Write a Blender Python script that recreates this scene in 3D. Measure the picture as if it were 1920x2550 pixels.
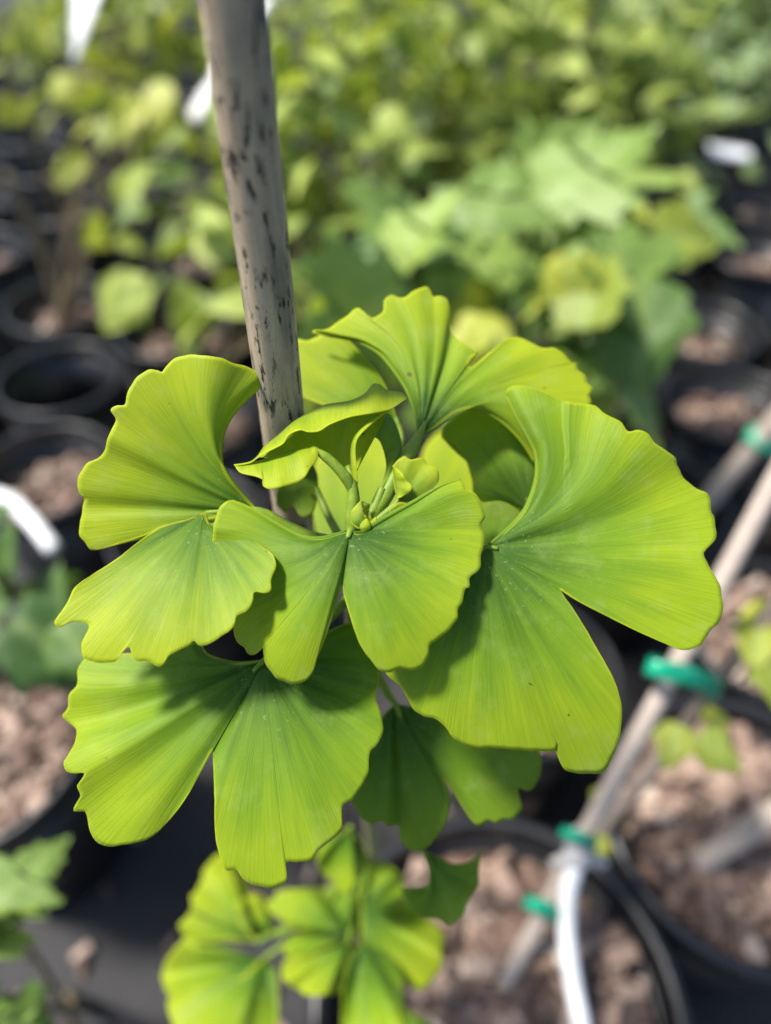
import bpy, bmesh, math, random
import numpy as np
from mathutils import Vector, Matrix, Euler

for o in list(bpy.data.objects):
    bpy.data.objects.remove(o)
S = bpy.context.scene
COL = S.collection
R = math.radians

# ------------------------------------------------------------------ camera, light, exposure
CAM = Vector((0.0, 0.0, 0.78))
PITCH = R(46.0)
FPX = 1775.0                      # focal length in photograph pixels (1920 x 2550)
cam = bpy.data.cameras.new('camera')
camo = bpy.data.objects.new('camera', cam)
COL.objects.link(camo)
camo.location = CAM
camo.rotation_euler = (R(90) - PITCH, 0, 0)
cam.sensor_fit = 'HORIZONTAL'
cam.sensor_width = 36.0
cam.lens = 36.0 * FPX / 1920.0
cam.clip_start = 0.01
cam.clip_end = 400.0
cam.dof.use_dof = True
cam.dof.focus_distance = 0.197
APERTURE = 0.0074                 # metres, entrance pupil diameter
cam.dof.aperture_fstop = (cam.lens / 1000.0) / APERTURE
cam.dof.aperture_blades = 0
S.camera = camo

SUN_EL, SUN_AZ = R(60), R(-82)    # azimuth from +Y towards +X (negative: from the left)
w = bpy.data.worlds.new('World'); S.world = w; w.use_nodes = True
wn = w.node_tree.nodes; wl = w.node_tree.links
bg = wn.get('Background') or wn.new('ShaderNodeBackground')
sky = wn.new('ShaderNodeTexSky'); sky.sky_type = 'NISHITA'; sky.sun_disc = False
sky.sun_elevation = SUN_EL; sky.sun_rotation = SUN_AZ
sky.air_density = 1.0; sky.dust_density = 1.5
bg.inputs['Strength'].default_value = 0.115
wl.new(sky.outputs['Color'], bg.inputs['Color'])
sl = bpy.data.lights.new('sun', 'SUN'); sl.energy = 4.7; sl.angle = R(9.0); sl.color = (1.0, 0.955, 0.88)
so = bpy.data.objects.new('sun', sl); COL.objects.link(so)
sd = Vector((math.sin(SUN_AZ) * math.cos(SUN_EL), math.cos(SUN_AZ) * math.cos(SUN_EL), math.sin(SUN_EL)))
so.location = sd * 3
so.rotation_euler = sd.to_track_quat('Z', 'Y').to_euler()
S.view_settings.view_transform = 'Standard'
S.view_settings.look = 'None'
S.view_settings.exposure = 0.90
S.view_settings.gamma = 1.0
S.render.engine = 'CYCLES'

# ------------------------------------------------------------------ helpers
FW = np.array([0, math.cos(PITCH), -math.sin(PITCH)])
UP = np.array([0, math.sin(PITCH), math.cos(PITCH)])
RT = np.array([1.0, 0, 0])
CA = np.array(CAM)
def P(u, v, d):
    """point seen at photograph pixel (u, v), d metres along the optical axis"""
    return CA + d * (FW + (u - 960) / FPX * RT - (v - 1275) / FPX * UP)
def PA(uv, d):
    uv = np.asarray(uv, float); d = np.asarray(d, float)[..., None]
    return CA + d * (FW + (uv[..., :1] - 960) / FPX * RT - (uv[..., 1:2] - 1275) / FPX * UP)
def G(u, v, z):
    r = FW + (u - 960) / FPX * RT - (v - 1275) / FPX * UP
    return CA + r * ((z - CA[2]) / r[2])

def mesh_obj(name, verts, faces, mat, parent=None, smooth=True, attrs=None, mesh=None):
    me = bpy.data.meshes.new(name)
    me.from_pydata([tuple(map(float, v)) for v in verts], [], faces)
    me.update()
    if smooth:
        me.polygons.foreach_set('use_smooth', [True] * len(me.polygons))
    if attrs:
        for k, a in attrs.items():
            at = me.attributes.new(k, 'FLOAT', 'POINT')
            at.data.foreach_set('value', np.asarray(a, np.float32))
    if mat: me.materials.append(mat)
    o = bpy.data.objects.new(name, me); COL.objects.link(o)
    if parent is not None:
        o.parent = parent
        if parent.type == 'EMPTY': o.matrix_parent_inverse = Matrix.Translation(-Vector(parent.location))
    return o
def inst(name, me, parent, mat=None):
    o = bpy.data.objects.new(name, me); COL.objects.link(o)
    if parent is not None: o.parent = parent
    return o
def thing(name, label, cat, loc, group=None):
    o = bpy.data.objects.new(name, None); COL.objects.link(o); o.location = Vector(loc)
    o.empty_display_size = 0.02
    tag(o, label, cat, group)
    return o
def tag(o, label=None, cat=None, group=None, kind=None):
    if label: o['label'] = label
    if cat: o['category'] = cat
    if group: o['group'] = group
    if kind: o['kind'] = kind
    return o
def solid(o, th, off=0.0):
    m = o.modifiers.new('thickness', 'SOLIDIFY'); m.thickness = th; m.offset = off
    m.use_even_offset = False
    return o
def cr(pts, n, closed=False):
    """Catmull-Rom through pts, n samples spaced by arc length"""
    p = np.asarray(pts, float)
    if len(p) == 2:
        t = np.linspace(0, 1, n)[:, None]; return p[0] * (1 - t) + p[1] * t
    q = np.vstack([2 * p[0] - p[1], p, 2 * p[-1] - p[-2]])
    out = []
    for i in range(len(p) - 1):
        a, b, c, e = q[i], q[i + 1], q[i + 2], q[i + 3]
        # centripetal-like damping keeps corners tight
        k = 0.5
        for t in np.linspace(0, 1, 12, endpoint=False):
            t2, t3 = t * t, t * t * t
            m1, m2 = k * (c - a), k * (e - b)
            L = np.linalg.norm(c - b)
            for m in (m1, m2):
                lm = np.linalg.norm(m)
                if lm > L: m *= L / lm
            out.append((2 * t3 - 3 * t2 + 1) * b + (t3 - 2 * t2 + t) * m1 + (-2 * t3 + 3 * t2) * c + (t3 - t2) * m2)
    out.append(p[-1]); out = np.array(out)
    seg = np.r_[0, np.cumsum(np.linalg.norm(np.diff(out, axis=0), axis=1))]
    s = np.linspace(0, seg[-1], n)
    return np.stack([np.interp(s, seg, out[:, k]) for k in range(out.shape[1])], 1)
def tube(pts, rad, n=10, samples=24, cap=True):
    """tapered tube along a curve; rad a number or list"""
    c = cr(pts, samples)
    rr = np.interp(np.linspace(0, 1, samples), np.linspace(0, 1, len(np.atleast_1d(rad))) if np.ndim(rad) else [0, 1], rad if np.ndim(rad) else [rad, rad])
    T = np.gradient(c, axis=0); T /= np.linalg.norm(T, axis=1)[:, None] + 1e-12
    N = np.cross(T[0], [0.3, 0.9, 0.2]); N /= np.linalg.norm(N)
    V = []; F = []
    for i in range(samples):
        N = N - T[i] * np.dot(N, T[i]); N /= np.linalg.norm(N); B = np.cross(T[i], N)
        for k in range(n):
            a = 2 * math.pi * k / n
            V.append(c[i] + rr[i] * (math.cos(a) * N + math.sin(a) * B))
    for i in range(samples - 1):
        for k in range(n):
            F.append((i * n + k, i * n + (k + 1) % n, (i + 1) * n + (k + 1) % n, (i + 1) * n + k))
    if cap:
        F.append(tuple(range(n))[::-1]); F.append(tuple((samples - 1) * n + k for k in range(n)))
    return V, F
def lathe(profile, n=40):
    V = []; F = []
    for (r, z) in profile:
        for k in range(n):
            a = 2 * math.pi * k / n
            V.append((r * math.cos(a), r * math.sin(a), z))
    for i in range(len(profile) - 1):
        for k in range(n):
            F.append((i * n + k, i * n + (k + 1) % n, (i + 1) * n + (k + 1) % n, (i + 1) * n + k))
    return V, F

# ------------------------------------------------------------------ materials
def newmat(name):
    m = bpy.data.materials.new(name); m.use_nodes = True
    nt = m.node_tree
    for n in list(nt.nodes): nt.nodes.remove(n)
    out = nt.nodes.new('ShaderNodeOutputMaterial')
    return m, nt, out
def node(nt, t, **kw):
    n = nt.nodes.new(t)
    for k, v in kw.items():
        if k.startswith('i_'):
            key = k[2:]
            key = int(key) if key.isdigit() else key.replace('_', ' ')
            n.inputs[key].default_value = v
        else: setattr(n, k, v)
    return n
def ramp(nt, stops, fac=None, interp='LINEAR'):
    r = nt.nodes.new('ShaderNodeValToRGB'); r.color_ramp.interpolation = interp
    e = r.color_ramp.elements
    while len(e) < len(stops): e.new(0.5)
    for el, (p, c) in zip(e, stops):
        el.position = p; el.color = (*c, 1) if len(c) == 3 else c
    if fac is not None: nt.links.new(fac, r.inputs['Fac'])
    return r
def mixc(nt, fac, a, b, blend='MIX'):
    m = nt.nodes.new('ShaderNodeMix'); m.data_type = 'RGBA'; m.blend_type = blend
    for sock, val in ((m.inputs['Factor'], fac), (m.inputs['A'], a), (m.inputs['B'], b)):
        pass
    def put(idx, val):
        s = m.inputs[idx]
        if hasattr(val, 'links') or isinstance(val, bpy.types.NodeSocket): nt.links.new(val, s)
        else: s.default_value = val if not isinstance(val, tuple) else ((*val, 1) if len(val) == 3 else val)
    put(0, fac); put(6, a); put(7, b)
    return m.outputs[2]
def math_(nt, op, a, b=None, clamp=False):
    m = nt.nodes.new('ShaderNodeMath'); m.operation = op; m.use_clamp = clamp
    for i, v in ((0, a), (1, b)):
        if v is None: continue
        if isinstance(v, bpy.types.NodeSocket): nt.links.new(v, m.inputs[i])
        else: m.inputs[i].default_value = v
    return m.outputs[0]

def ginkgo_mat(name, basec, midc, outc, rimc, transl=0.48, rough=0.55):
    m, nt, out = newmat(name); L = nt.links
    ang = node(nt, 'ShaderNodeAttribute', attribute_name='ang').outputs['Fac']
    rad = node(nt, 'ShaderNodeAttribute', attribute_name='rad').outputs['Fac']
    edg = node(nt, 'ShaderNodeAttribute', attribute_name='edge').outputs['Fac']
    geo = node(nt, 'ShaderNodeTexCoord')
    # vein coordinates: fine streaks that run out along the blade
    cmb = node(nt, 'ShaderNodeCombineXYZ')
    L.new(math_(nt, 'MULTIPLY', ang, 30.0), cmb.inputs['X']); L.new(math_(nt, 'MULTIPLY', rad, 1.6), cmb.inputs['Y'])
    vein = node(nt, 'ShaderNodeTexNoise', i_Scale=2.2, i_Detail=3.0, i_Roughness=0.62); L.new(cmb.outputs[0], vein.inputs['Vector'])
    cmb2 = node(nt, 'ShaderNodeCombineXYZ')
    L.new(math_(nt, 'MULTIPLY', ang, 5.0), cmb2.inputs['X']); L.new(math_(nt, 'MULTIPLY', rad, 1.3), cmb2.inputs['Y'])
    broad = node(nt, 'ShaderNodeTexNoise', i_Scale=1.5, i_Detail=2.0); L.new(cmb2.outputs[0], broad.inputs['Vector'])
    mott = node(nt, 'ShaderNodeTexNoise', i_Scale=55.0, i_Detail=3.0); L.new(geo.outputs['Object'], mott.inputs['Vector'])
    # radius perturbed by streaks -> green runs out along veins
    r2 = math_(nt, 'ADD', rad, math_(nt, 'MULTIPLY', math_(nt, 'SUBTRACT', broad.outputs['Fac'], 0.5), 0.62))
    r2 = math_(nt, 'ADD', r2, math_(nt, 'MULTIPLY', math_(nt, 'SUBTRACT', vein.outputs['Fac'], 0.5), 0.20))
    rp = ramp(nt, [(0.0, basec), (0.12, basec), (0.48, midc), (0.85, outc), (1.0, outc)], r2)
    c = mixc(nt, math_(nt, 'MULTIPLY', math_(nt, 'SUBTRACT', mott.outputs['Fac'], 0.35, True), 0.6), rp.outputs['Color'], midc)
    # yellow rim
    rim = ramp(nt, [(0.0, (1, 1, 1)), (0.5, (0.75,) * 3), (1.0, (0, 0, 0))], math_(nt, 'DIVIDE', edg, 5.0))
    c = mixc(nt, math_(nt, 'MULTIPLY', rim.outputs['Color'], 0.75), c, rimc)
    # crisp fine veins
    cmb3 = node(nt, 'ShaderNodeCombineXYZ')
    L.new(math_(nt, 'MULTIPLY', ang, 95.0), cmb3.inputs['X']); L.new(math_(nt, 'MULTIPLY', rad, 2.2), cmb3.inputs['Y'])
    fv = node(nt, 'ShaderNodeTexNoise', i_Scale=1.0, i_Detail=2.0, i_Roughness=0.5); L.new(cmb3.outputs[0], fv.inputs['Vector'])
    fvm = ramp(nt, [(0.42, (0, 0, 0)), (0.62, (1, 1, 1))], fv.outputs['Fac'])
    c = mixc(nt, math_(nt, 'MULTIPLY', fvm.outputs['Color'], 0.13), c, basec)
    # a few brown flecks and dusty blotches
    bl = node(nt, 'ShaderNodeTexNoise', i_Scale=210.0, i_Detail=2.0); L.new(geo.outputs['Object'], bl.inputs['Vector'])
    c = mixc(nt, ramp(nt, [(0.745, (0, 0, 0)), (0.775, (0.8,) * 3)], bl.outputs['Fac']).outputs['Color'], c, (0.10, 0.075, 0.02))
    du = node(nt, 'ShaderNodeTexNoise', i_Scale=95.0, i_Detail=6.0, i_Roughness=0.7); L.new(geo.outputs['Object'], du.inputs['Vector'])
    c = mixc(nt, ramp(nt, [(0.52, (0, 0, 0)), (0.80, (0.32,) * 3)], du.outputs['Fac']).outputs['Color'], c, (0.42, 0.50, 0.20))
    # pale waxy specks near the base
    sp = node(nt, 'ShaderNodeTexNoise', i_Scale=900.0, i_Detail=1.0); L.new(geo.outputs['Object'], sp.inputs['Vector'])
    spm = ramp(nt, [(0.66, (0, 0, 0)), (0.78, (1, 1, 1))], sp.outputs['Fac'])
    near = ramp(nt, [(0.05, (1, 1, 1)), (0.5, (0.06,) * 3)], rad)
    c = mixc(nt, math_(nt, 'MULTIPLY', math_(nt, 'MULTIPLY', spm.outputs['Color'], near.outputs['Color']), 0.35), c, (0.55, 0.62, 0.42))
    # relief
    bp = node(nt, 'ShaderNodeBump', i_Strength=0.30, i_Distance=0.0005)
    L.new(math_(nt, 'ADD', math_(nt, 'MULTIPLY', vein.outputs['Fac'], 0.6), math_(nt, 'MULTIPLY', fv.outputs['Fac'], 0.6)), bp.inputs['Height'])
    bp2 = node(nt, 'ShaderNodeBump', i_Strength=0.10, i_Distance=0.0009)
    L.new(mott.outputs['Fac'], bp2.inputs['Height']); L.new(bp.outputs['Normal'], bp2.inputs['Normal'])
    pb = node(nt, 'ShaderNodeBsdfPrincipled', i_Roughness=rough)
    pb.inputs['Specular IOR Level'].default_value = 0.27
    pb.inputs['Sheen Weight'].default_value = 0.04
    L.new(c, pb.inputs['Base Color']); L.new(bp2.outputs['Normal'], pb.inputs['Normal'])
    tr = node(nt, 'ShaderNodeBsdfTranslucent')
    tc = mixc(nt, 0.75, c, (0.95, 1.0, 0.25), 'MULTIPLY'); tc2 = mixc(nt, 1.0, tc, (1.55, 1.45, 0.8), 'MULTIPLY')
    L.new(tc2, tr.inputs['Color']); L.new(bp2.outputs['Normal'], tr.inputs['Normal'])
    mx = node(nt, 'ShaderNodeMixShader', i_0=transl)
    L.new(pb.outputs[0], mx.inputs[1]); L.new(tr.outputs[0], mx.inputs[2]); L.new(mx.outputs[0], out.inputs['Surface'])
    return m
def foliage_mat(name, c1, c2, transl=0.3, rough=0.45):
    m, nt, out = newmat(name); L = nt.links
    oi = node(nt, 'ShaderNodeObjectInfo')
    tc = node(nt, 'ShaderNodeTexCoord')
    nz = node(nt, 'ShaderNodeTexNoise', i_Scale=60.0, i_Detail=2.0); L.new(tc.outputs['Object'], nz.inputs['Vector'])
    f = math_(nt, 'ADD', math_(nt, 'MULTIPLY', oi.outputs['Random'], 0.8), math_(nt, 'MULTIPLY', nz.outputs['Fac'], 0.3), True)
    c = ramp(nt, [(0.1, c1), (0.95, c2)], f).outputs['Color']
    mid = node(nt, 'ShaderNodeAttribute', attribute_name='vein').outputs['Fac']
    c = mixc(nt, math_(nt, 'MULTIPLY', mid, 0.45), c, (0.32, 0.42, 0.14))
    bp = node(nt, 'ShaderNodeBump', i_Strength=0.3, i_Distance=0.002); L.new(nz.outputs['Fac'], bp.inputs['Height'])
    pb = node(nt, 'ShaderNodeBsdfPrincipled', i_Roughness=rough); pb.inputs['Specular IOR Level'].default_value = 0.45
    L.new(c, pb.inputs['Base Color']); L.new(bp.outputs['Normal'], pb.inputs['Normal'])
    tr = node(nt, 'ShaderNodeBsdfTranslucent'); L.new(mixc(nt, 1.0, c, (1.5, 1.45, 0.7), 'MULTIPLY'), tr.inputs['Color'])
    mx = node(nt, 'ShaderNodeMixShader', i_0=transl)
    L.new(pb.outputs[0], mx.inputs[1]); L.new(tr.outputs[0], mx.inputs[2]); L.new(mx.outputs[0], out.inputs['Surface'])
    return m
def plain_mat(name, c1, c2, rough=0.6, scale=40.0, bump=0.2, spec=0.5, stretch=(1, 1, 1), dist=0.002):
    m, nt, out = newmat(name); L = nt.links
    tc = node(nt, 'ShaderNodeTexCoord'); mp = node(nt, 'ShaderNodeMapping'); mp.inputs['Scale'].default_value = stretch
    L.new(tc.outputs['Object'], mp.inputs['Vector'])
    nz = node(nt, 'ShaderNodeTexNoise', i_Scale=scale, i_Detail=5.0, i_Roughness=0.6); L.new(mp.outputs[0], nz.inputs['Vector'])
    c = ramp(nt, [(0.32, c1), (0.68, c2)], nz.outputs['Fac']).outputs['Color']
    bp = node(nt, 'ShaderNodeBump', i_Strength=bump, i_Distance=dist); L.new(nz.outputs['Fac'], bp.inputs['Height'])
    pb = node(nt, 'ShaderNodeBsdfPrincipled', i_Roughness=rough); pb.inputs['Specular IOR Level'].default_value = spec
    L.new(c, pb.inputs['Base Color']); L.new(bp.outputs['Normal'], pb.inputs['Normal']); L.new(pb.outputs[0], out.inputs['Surface'])
    return m
def bamboo_mat():
    m, nt, out = newmat('weathered_bamboo'); L = nt.links
    ah = node(nt, 'ShaderNodeAttribute', attribute_name='along').outputs['Fac']    # metres along the cane
    aa = node(nt, 'ShaderNodeAttribute', attribute_name='around').outputs['Fac']   # metres around the cane
    def tex(su, sv, detail=4.0, rough=0.6, typ='ShaderNodeTexNoise'):
        c = node(nt, 'ShaderNodeCombineXYZ'); L.new(math_(nt, 'MULTIPLY', aa, su), c.inputs['X']); L.new(math_(nt, 'MULTIPLY', ah, sv), c.inputs['Y'])
        n = node(nt, typ, i_Scale=1.0)
        if typ == 'ShaderNodeTexNoise': n.inputs['Detail'].default_value = detail; n.inputs['Roughness'].default_value = rough
        L.new(c.outputs[0], n.inputs['Vector']); return n
    fib = tex(2600, 60, 4, 0.65); bandn = tex(230, 9, 2); blot = tex(120, 26, 4); fine = tex(1500, 700, 3)
    c = ramp(nt, [(0.30, (0.19, 0.128, 0.072)), (0.5, (0.35, 0.255, 0.155)), (0.72, (0.52, 0.405, 0.265))], bandn.outputs['Fac']).outputs['Color']
    c = mixc(nt, ramp(nt, [(0.35, (0, 0, 0)), (0.65, (0.7,) * 3)], fib.outputs['Fac']).outputs['Color'], c, (0.44, 0.385, 0.30))
    c = mixc(nt, ramp(nt, [(0.46, (0, 0, 0)), (0.66, (0.75,) * 3)], blot.outputs['Fac']).outputs['Color'], c, (0.10, 0.092, 0.08))
    c = mixc(nt, ramp(nt, [(0.55, (0, 0, 0)), (0.7, (0.25,) * 3)], fine.outputs['Fac']).outputs['Color'], c, (0.08, 0.07, 0.055))
    # black mould marks, drawn out along the grain
    s1 = tex(620, 150, 3, 0.7); s2 = tex(170, 34, 2)
    sm = math_(nt, 'MULTIPLY', ramp(nt, [(0.55, (0, 0, 0)), (0.575, (1, 1, 1))], s1.outputs['Fac']).outputs['Color'],
               ramp(nt, [(0.46, (0, 0, 0)), (0.54, (1, 1, 1))], s2.outputs['Fac']).outputs['Color'])
    s3 = tex(330, 42, 5, 0.75); s4 = tex(900, 420, 3, 0.7)
    big = math_(nt, 'MULTIPLY', ramp(nt, [(0.60, (0, 0, 0)), (0.68, (1, 1, 1))], s3.outputs['Fac']).outputs['Color'], ramp(nt, [(0.42, (0, 0, 0)), (0.56, (1, 1, 1))], s4.outputs['Fac']).outputs['Color'])
    c = mixc(nt, math_(nt, 'MULTIPLY', big, 0.7), c, (0.03, 0.027, 0.025))
    c = mixc(nt, math_(nt, 'MULTIPLY', sm, 0.92), c, (0.012, 0.011, 0.012))
    bp = node(nt, 'ShaderNodeBump', i_Strength=0.6, i_Distance=0.0007)
    L.new(math_(nt, 'SUBTRACT', fib.outputs['Fac'], math_(nt, 'MULTIPLY', sm, 0.8)), bp.inputs['Height'])
    pb = node(nt, 'ShaderNodeBsdfPrincipled', i_Roughness=0.62); pb.inputs['Specular IOR Level'].default_value = 0.35
    L.new(c, pb.inputs['Base Color']); L.new(bp.outputs['Normal'], pb.inputs['Normal']); L.new(pb.outputs[0], out.inputs['Surface'])
    return m
def chip_mat():
    m, nt, out = newmat('bark_chips'); L = nt.links
    t = node(nt, 'ShaderNodeAttribute', attribute_name='tone').outputs['Fac']
    oi = node(nt, 'ShaderNodeObjectInfo').outputs['Random']
    tc = node(nt, 'ShaderNodeTexCoord')
    nz = node(nt, 'ShaderNodeTexNoise', i_Scale=160.0, i_Detail=4.0); L.new(tc.outputs['Object'], nz.inputs['Vector'])
    f = math_(nt, 'FRACT', math_(nt, 'ADD', t, oi))
    c = ramp(nt, [(0.0, (0.05, 0.034, 0.025)), (0.3, (0.13, 0.085, 0.064)), (0.62, (0.24, 0.155, 0.112)), (0.87, (0.40, 0.285, 0.215)), (1.0, (0.62, 0.53, 0.43))], f).outputs['Color']
    c = mixc(nt, math_(nt, 'MULTIPLY', nz.outputs['Fac'], 0.45), c, (0.12, 0.075, 0.06))
    bp = node(nt, 'ShaderNodeBump', i_Strength=0.5, i_Distance=0.002); L.new(nz.outputs['Fac'], bp.inputs['Height'])
    pb = node(nt, 'ShaderNodeBsdfPrincipled', i_Roughness=0.62); pb.inputs['Specular IOR Level'].default_value = 0.4
    L.new(c, pb.inputs['Base Color']); L.new(bp.outputs['Normal'], pb.inputs['Normal']); L.new(pb.outputs[0], out.inputs['Surface'])
    return m
def fabric_mat():
    m, nt, out = newmat('weed_fabric'); L = nt.links
    tc = node(nt, 'ShaderNodeTexCoord')
    wv = node(nt, 'ShaderNodeTexWave', i_Scale=220.0); wv.bands_direction = 'X'; L.new(tc.outputs['Object'], wv.inputs['Vector'])
    wv2 = node(nt, 'ShaderNodeTexWave', i_Scale=220.0); wv2.bands_direction = 'Y'; L.new(tc.outputs['Object'], wv2.inputs['Vector'])
    nz = node(nt, 'ShaderNodeTexNoise', i_Scale=9.0, i_Detail=6.0); L.new(tc.outputs['Object'], nz.inputs['Vector'])
    gr = node(nt, 'ShaderNodeTexNoise', i_Scale=120.0, i_Detail=3.0); L.new(tc.outputs['Object'], gr.inputs['Vector'])
    c = ramp(nt, [(0.3, (0.009, 0.0088, 0.010)), (0.75, (0.022, 0.0205, 0.022))], nz.outputs['Fac']).outputs['Color']
    c = mixc(nt, ramp(nt, [(0.66, (0, 0, 0)), (0.76, (0.5,) * 3)], gr.outputs['Fac']).outputs['Color'], c, (0.16, 0.125, 0.10))
    h = math_(nt, 'ADD', wv.outputs['Fac'], wv2.outputs['Fac'])
    bp = node(nt, 'ShaderNodeBump', i_Strength=0.3, i_Distance=0.001); L.new(h, bp.inputs['Height'])
    pb = node(nt, 'ShaderNodeBsdfPrincipled', i_Roughness=0.7)
    L.new(c, pb.inputs['Base Color']); L.new(bp.outputs['Normal'], pb.inputs['Normal']); L.new(pb.outputs[0], out.inputs['Surface'])
    return m

M_LEAF = ginkgo_mat('ginkgo_leaf', (0.045, 0.13, 0.010), (0.175, 0.31, 0.015), (0.342, 0.448, 0.015), (0.47, 0.52, 0.016))
M_LEAF2 = ginkgo_mat('ginkgo_leaf_young', (0.06, 0.17, 0.014), (0.245, 0.365, 0.016), (0.40, 0.475, 0.016), (0.52, 0.55, 0.018))
M_LEAF3 = ginkgo_mat('ginkgo_leaf_shaded', (0.05, 0.125, 0.008), (0.12, 0.23, 0.010), (0.19, 0.30, 0.012), (0.26, 0.34, 0.02), transl=0.40)  # darker copy of the leaf green: shade on covered leaves put into the colour
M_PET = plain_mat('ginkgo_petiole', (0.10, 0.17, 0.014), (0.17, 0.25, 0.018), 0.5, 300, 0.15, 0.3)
M_STEM = plain_mat('ginkgo_bark', (0.16, 0.14, 0.09), (0.24, 0.24, 0.12), 0.6, 250, 0.4, 0.3)
M_BAM = bamboo_mat()
M_CHIP = chip_mat()
M_FAB = fabric_mat()
M_POT = plain_mat('black_plastic', (0.010, 0.010, 0.011), (0.018, 0.018, 0.020), 0.34, 60, 0.12, 0.55)
M_SOIL = plain_mat('potting_mix', (0.03, 0.02, 0.015), (0.10, 0.065, 0.05), 0.9, 180, 0.8, 0.2)
M_WHITE = plain_mat('white_plastic', (0.74, 0.74, 0.74), (0.82, 0.82, 0.82), 0.35, 30, 0.03)
M_GREY = plain_mat('grey_plastic', (0.30, 0.29, 0.29), (0.38, 0.37, 0.37), 0.45, 60, 0.08)
M_TAPE = plain_mat('green_tape', (0.0, 0.24, 0.125), (0.005, 0.36, 0.21), 0.3, 90, 0.3, 0.5)
M_CANE = plain_mat('grey_cane', (0.30, 0.245, 0.205), (0.46, 0.39, 0.335), 0.6, 120, 0.3, 0.4, (4, 4, 0.25))
M_TRUNK = plain_mat('sapling_bark', (0.12, 0.095, 0.08), (0.24, 0.195, 0.165), 0.75, 140, 0.5, 0.3, (2, 2, 0.5))
M_TWIG = plain_mat('shrub_twig', (0.10, 0.075, 0.045), (0.19, 0.15, 0.085), 0.7, 160, 0.3, 0.3)
M_F1 = foliage_mat('shrub_leaf', (0.075, 0.14, 0.022), (0.39, 0.46, 0.085))
M_F2 = foliage_mat('blue_green_leaf', (0.14, 0.21, 0.08), (0.30, 0.40, 0.18))
M_F3 = foliage_mat('maple_leaf', (0.07, 0.15, 0.035), (0.27, 0.37, 0.065))
M_F4 = foliage_mat('yellow_green_leaf', (0.18, 0.24, 0.03), (0.43, 0.45, 0.05))
M_F5 = foliage_mat('dark_leaf', (0.04, 0.10, 0.02), (0.09, 0.17, 0.03))

# ------------------------------------------------------------------ the setting
gv = []; gf = []; n = 60; ext = 60.0
xs = [math.copysign(abs(t) ** 3, t) * ext for t in np.linspace(-1, 1, n)]
for y in xs:
    for x in xs:
        z = 0.004 * math.sin(x * 9.1 + y * 3.3) + 0.003 * math.sin(y * 11.7 - x * 5.1)
        gv.append((x, y + 1.0, z - 0.006))
for i in range(n - 1):
    for j in range(n - 1):
        gf.append((i * n + j, i * n + j + 1, (i + 1) * n + j + 1, (i + 1) * n + j))
tag(mesh_obj('ground', gv, gf, M_FAB), 'dark woven weed fabric under the pots', None, None, 'structure')

# ------------------------------------------------------------------ pots and bark
ZR, ZS = 0.215, 0.176           # rim height, mulch height
rng = random.Random(5)
def chip_geo(r, lx, ly, lz):
    v = []
    for sx in (-1, 1):
        for sy in (-1, 1):
            for sz in (-1, 1):
                k = 0.55 + 0.45 * r.random() if sx > 0 else 0.75 + 0.25 * r.random()
                v.append(Vector((sx * lx / 2 * (0.85 + 0.3 * r.random()), sy * ly / 2 * k, sz * lz / 2 * (0.6 + 0.6 * r.random()))))
    f = [(0, 1, 3, 2), (4, 6, 7, 5), (0, 4, 5, 1), (2, 3, 7, 6), (0, 2, 6, 4), (1, 5, 7, 3)]
    return v, f
def mulch_mesh(seed, rad, n, smin, smax):
    r = random.Random(seed); V = []; F = []; A = []
    for i in range(n):
        a = r.random() * 2 * math.pi; q = rad * math.sqrt(r.random())
        lx = r.uniform(smin, smax); ly = lx * r.uniform(0.3, 0.75); lz = lx * r.uniform(0.12, 0.35)
        v, f = chip_geo(r, lx, ly, lz)
        e = Euler((r.gauss(0, 0.35), r.gauss(0, 0.35), r.random() * 6.28)).to_matrix()
        c = Vector((q * math.cos(a), q * math.sin(a), r.uniform(-0.006, 0.008)))
        b = len(V); t = r.random()
        for p in v: V.append(e @ p + c); A.append(t)
        for g in f: F.append(tuple(b + k for k in g))
    me = bpy.data.meshes.new('bark_mulch'); me.from_pydata([tuple(p) for p in V], [], F)
    at = me.attributes.new('tone', 'FLOAT', 'POINT'); at.data.foreach_set('value', A); me.materials.append(M_CHIP)
    return me
MULCH = [mulch_mesh(k, 0.080, 240, 0.012, 0.032) for k in range(4)]
MULCHN = [mulch_mesh(20 + k, 0.080, 700, 0.006, 0.017) for k in range(3)]
CHIPS = []
for k in range(8):
    r = random.Random(90 + k); lx = r.uniform(0.012, 0.030)
    v, f = chip_geo(r, lx, lx * r.uniform(0.32, 0.65), lx * r.uniform(0.12, 0.3))
    me = bpy.data.meshes.new('bark_chip'); me.from_pydata([tuple(p) for p in v], [], f); me.materials.append(M_CHIP)
    at = me.attributes.new('tone', 'FLOAT', 'POINT'); at.data.foreach_set('value', [0.0] * 8)
    CHIPS.append(me)
def make_mesh(name, vf, mat, smooth=True):
    me = bpy.data.meshes.new(name); me.from_pydata([tuple(map(float, p)) for p in vf[0]], [], vf[1])
    if smooth: me.polygons.foreach_set('use_smooth', [True] * len(me.polygons))
    me.materials.append(mat); return me
POT_WALL = make_mesh('pot_wall', lathe([(0.0, 0.0), (0.072, 0.0), (0.076, 0.004), (0.0905, 0.195), (0.0885, 0.195), (0.083, 0.13)], 48), M_POT)
POT_RIM = make_mesh('rim', lathe([(0.0905, 0.192), (0.0975, 0.1905), (0.0995, 0.193), (0.1005, 0.2125), (0.0985, 0.2165), (0.0945, 0.2165), (0.0925, 0.2135), (0.0915, 0.20), (0.0895, 0.188)], 48), M_POT)
SOIL = make_mesh('potting_mix', lathe([(0.0, 0.172), (0.05, 0.173), (0.0865, 0.168)], 32), M_SOIL)
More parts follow.
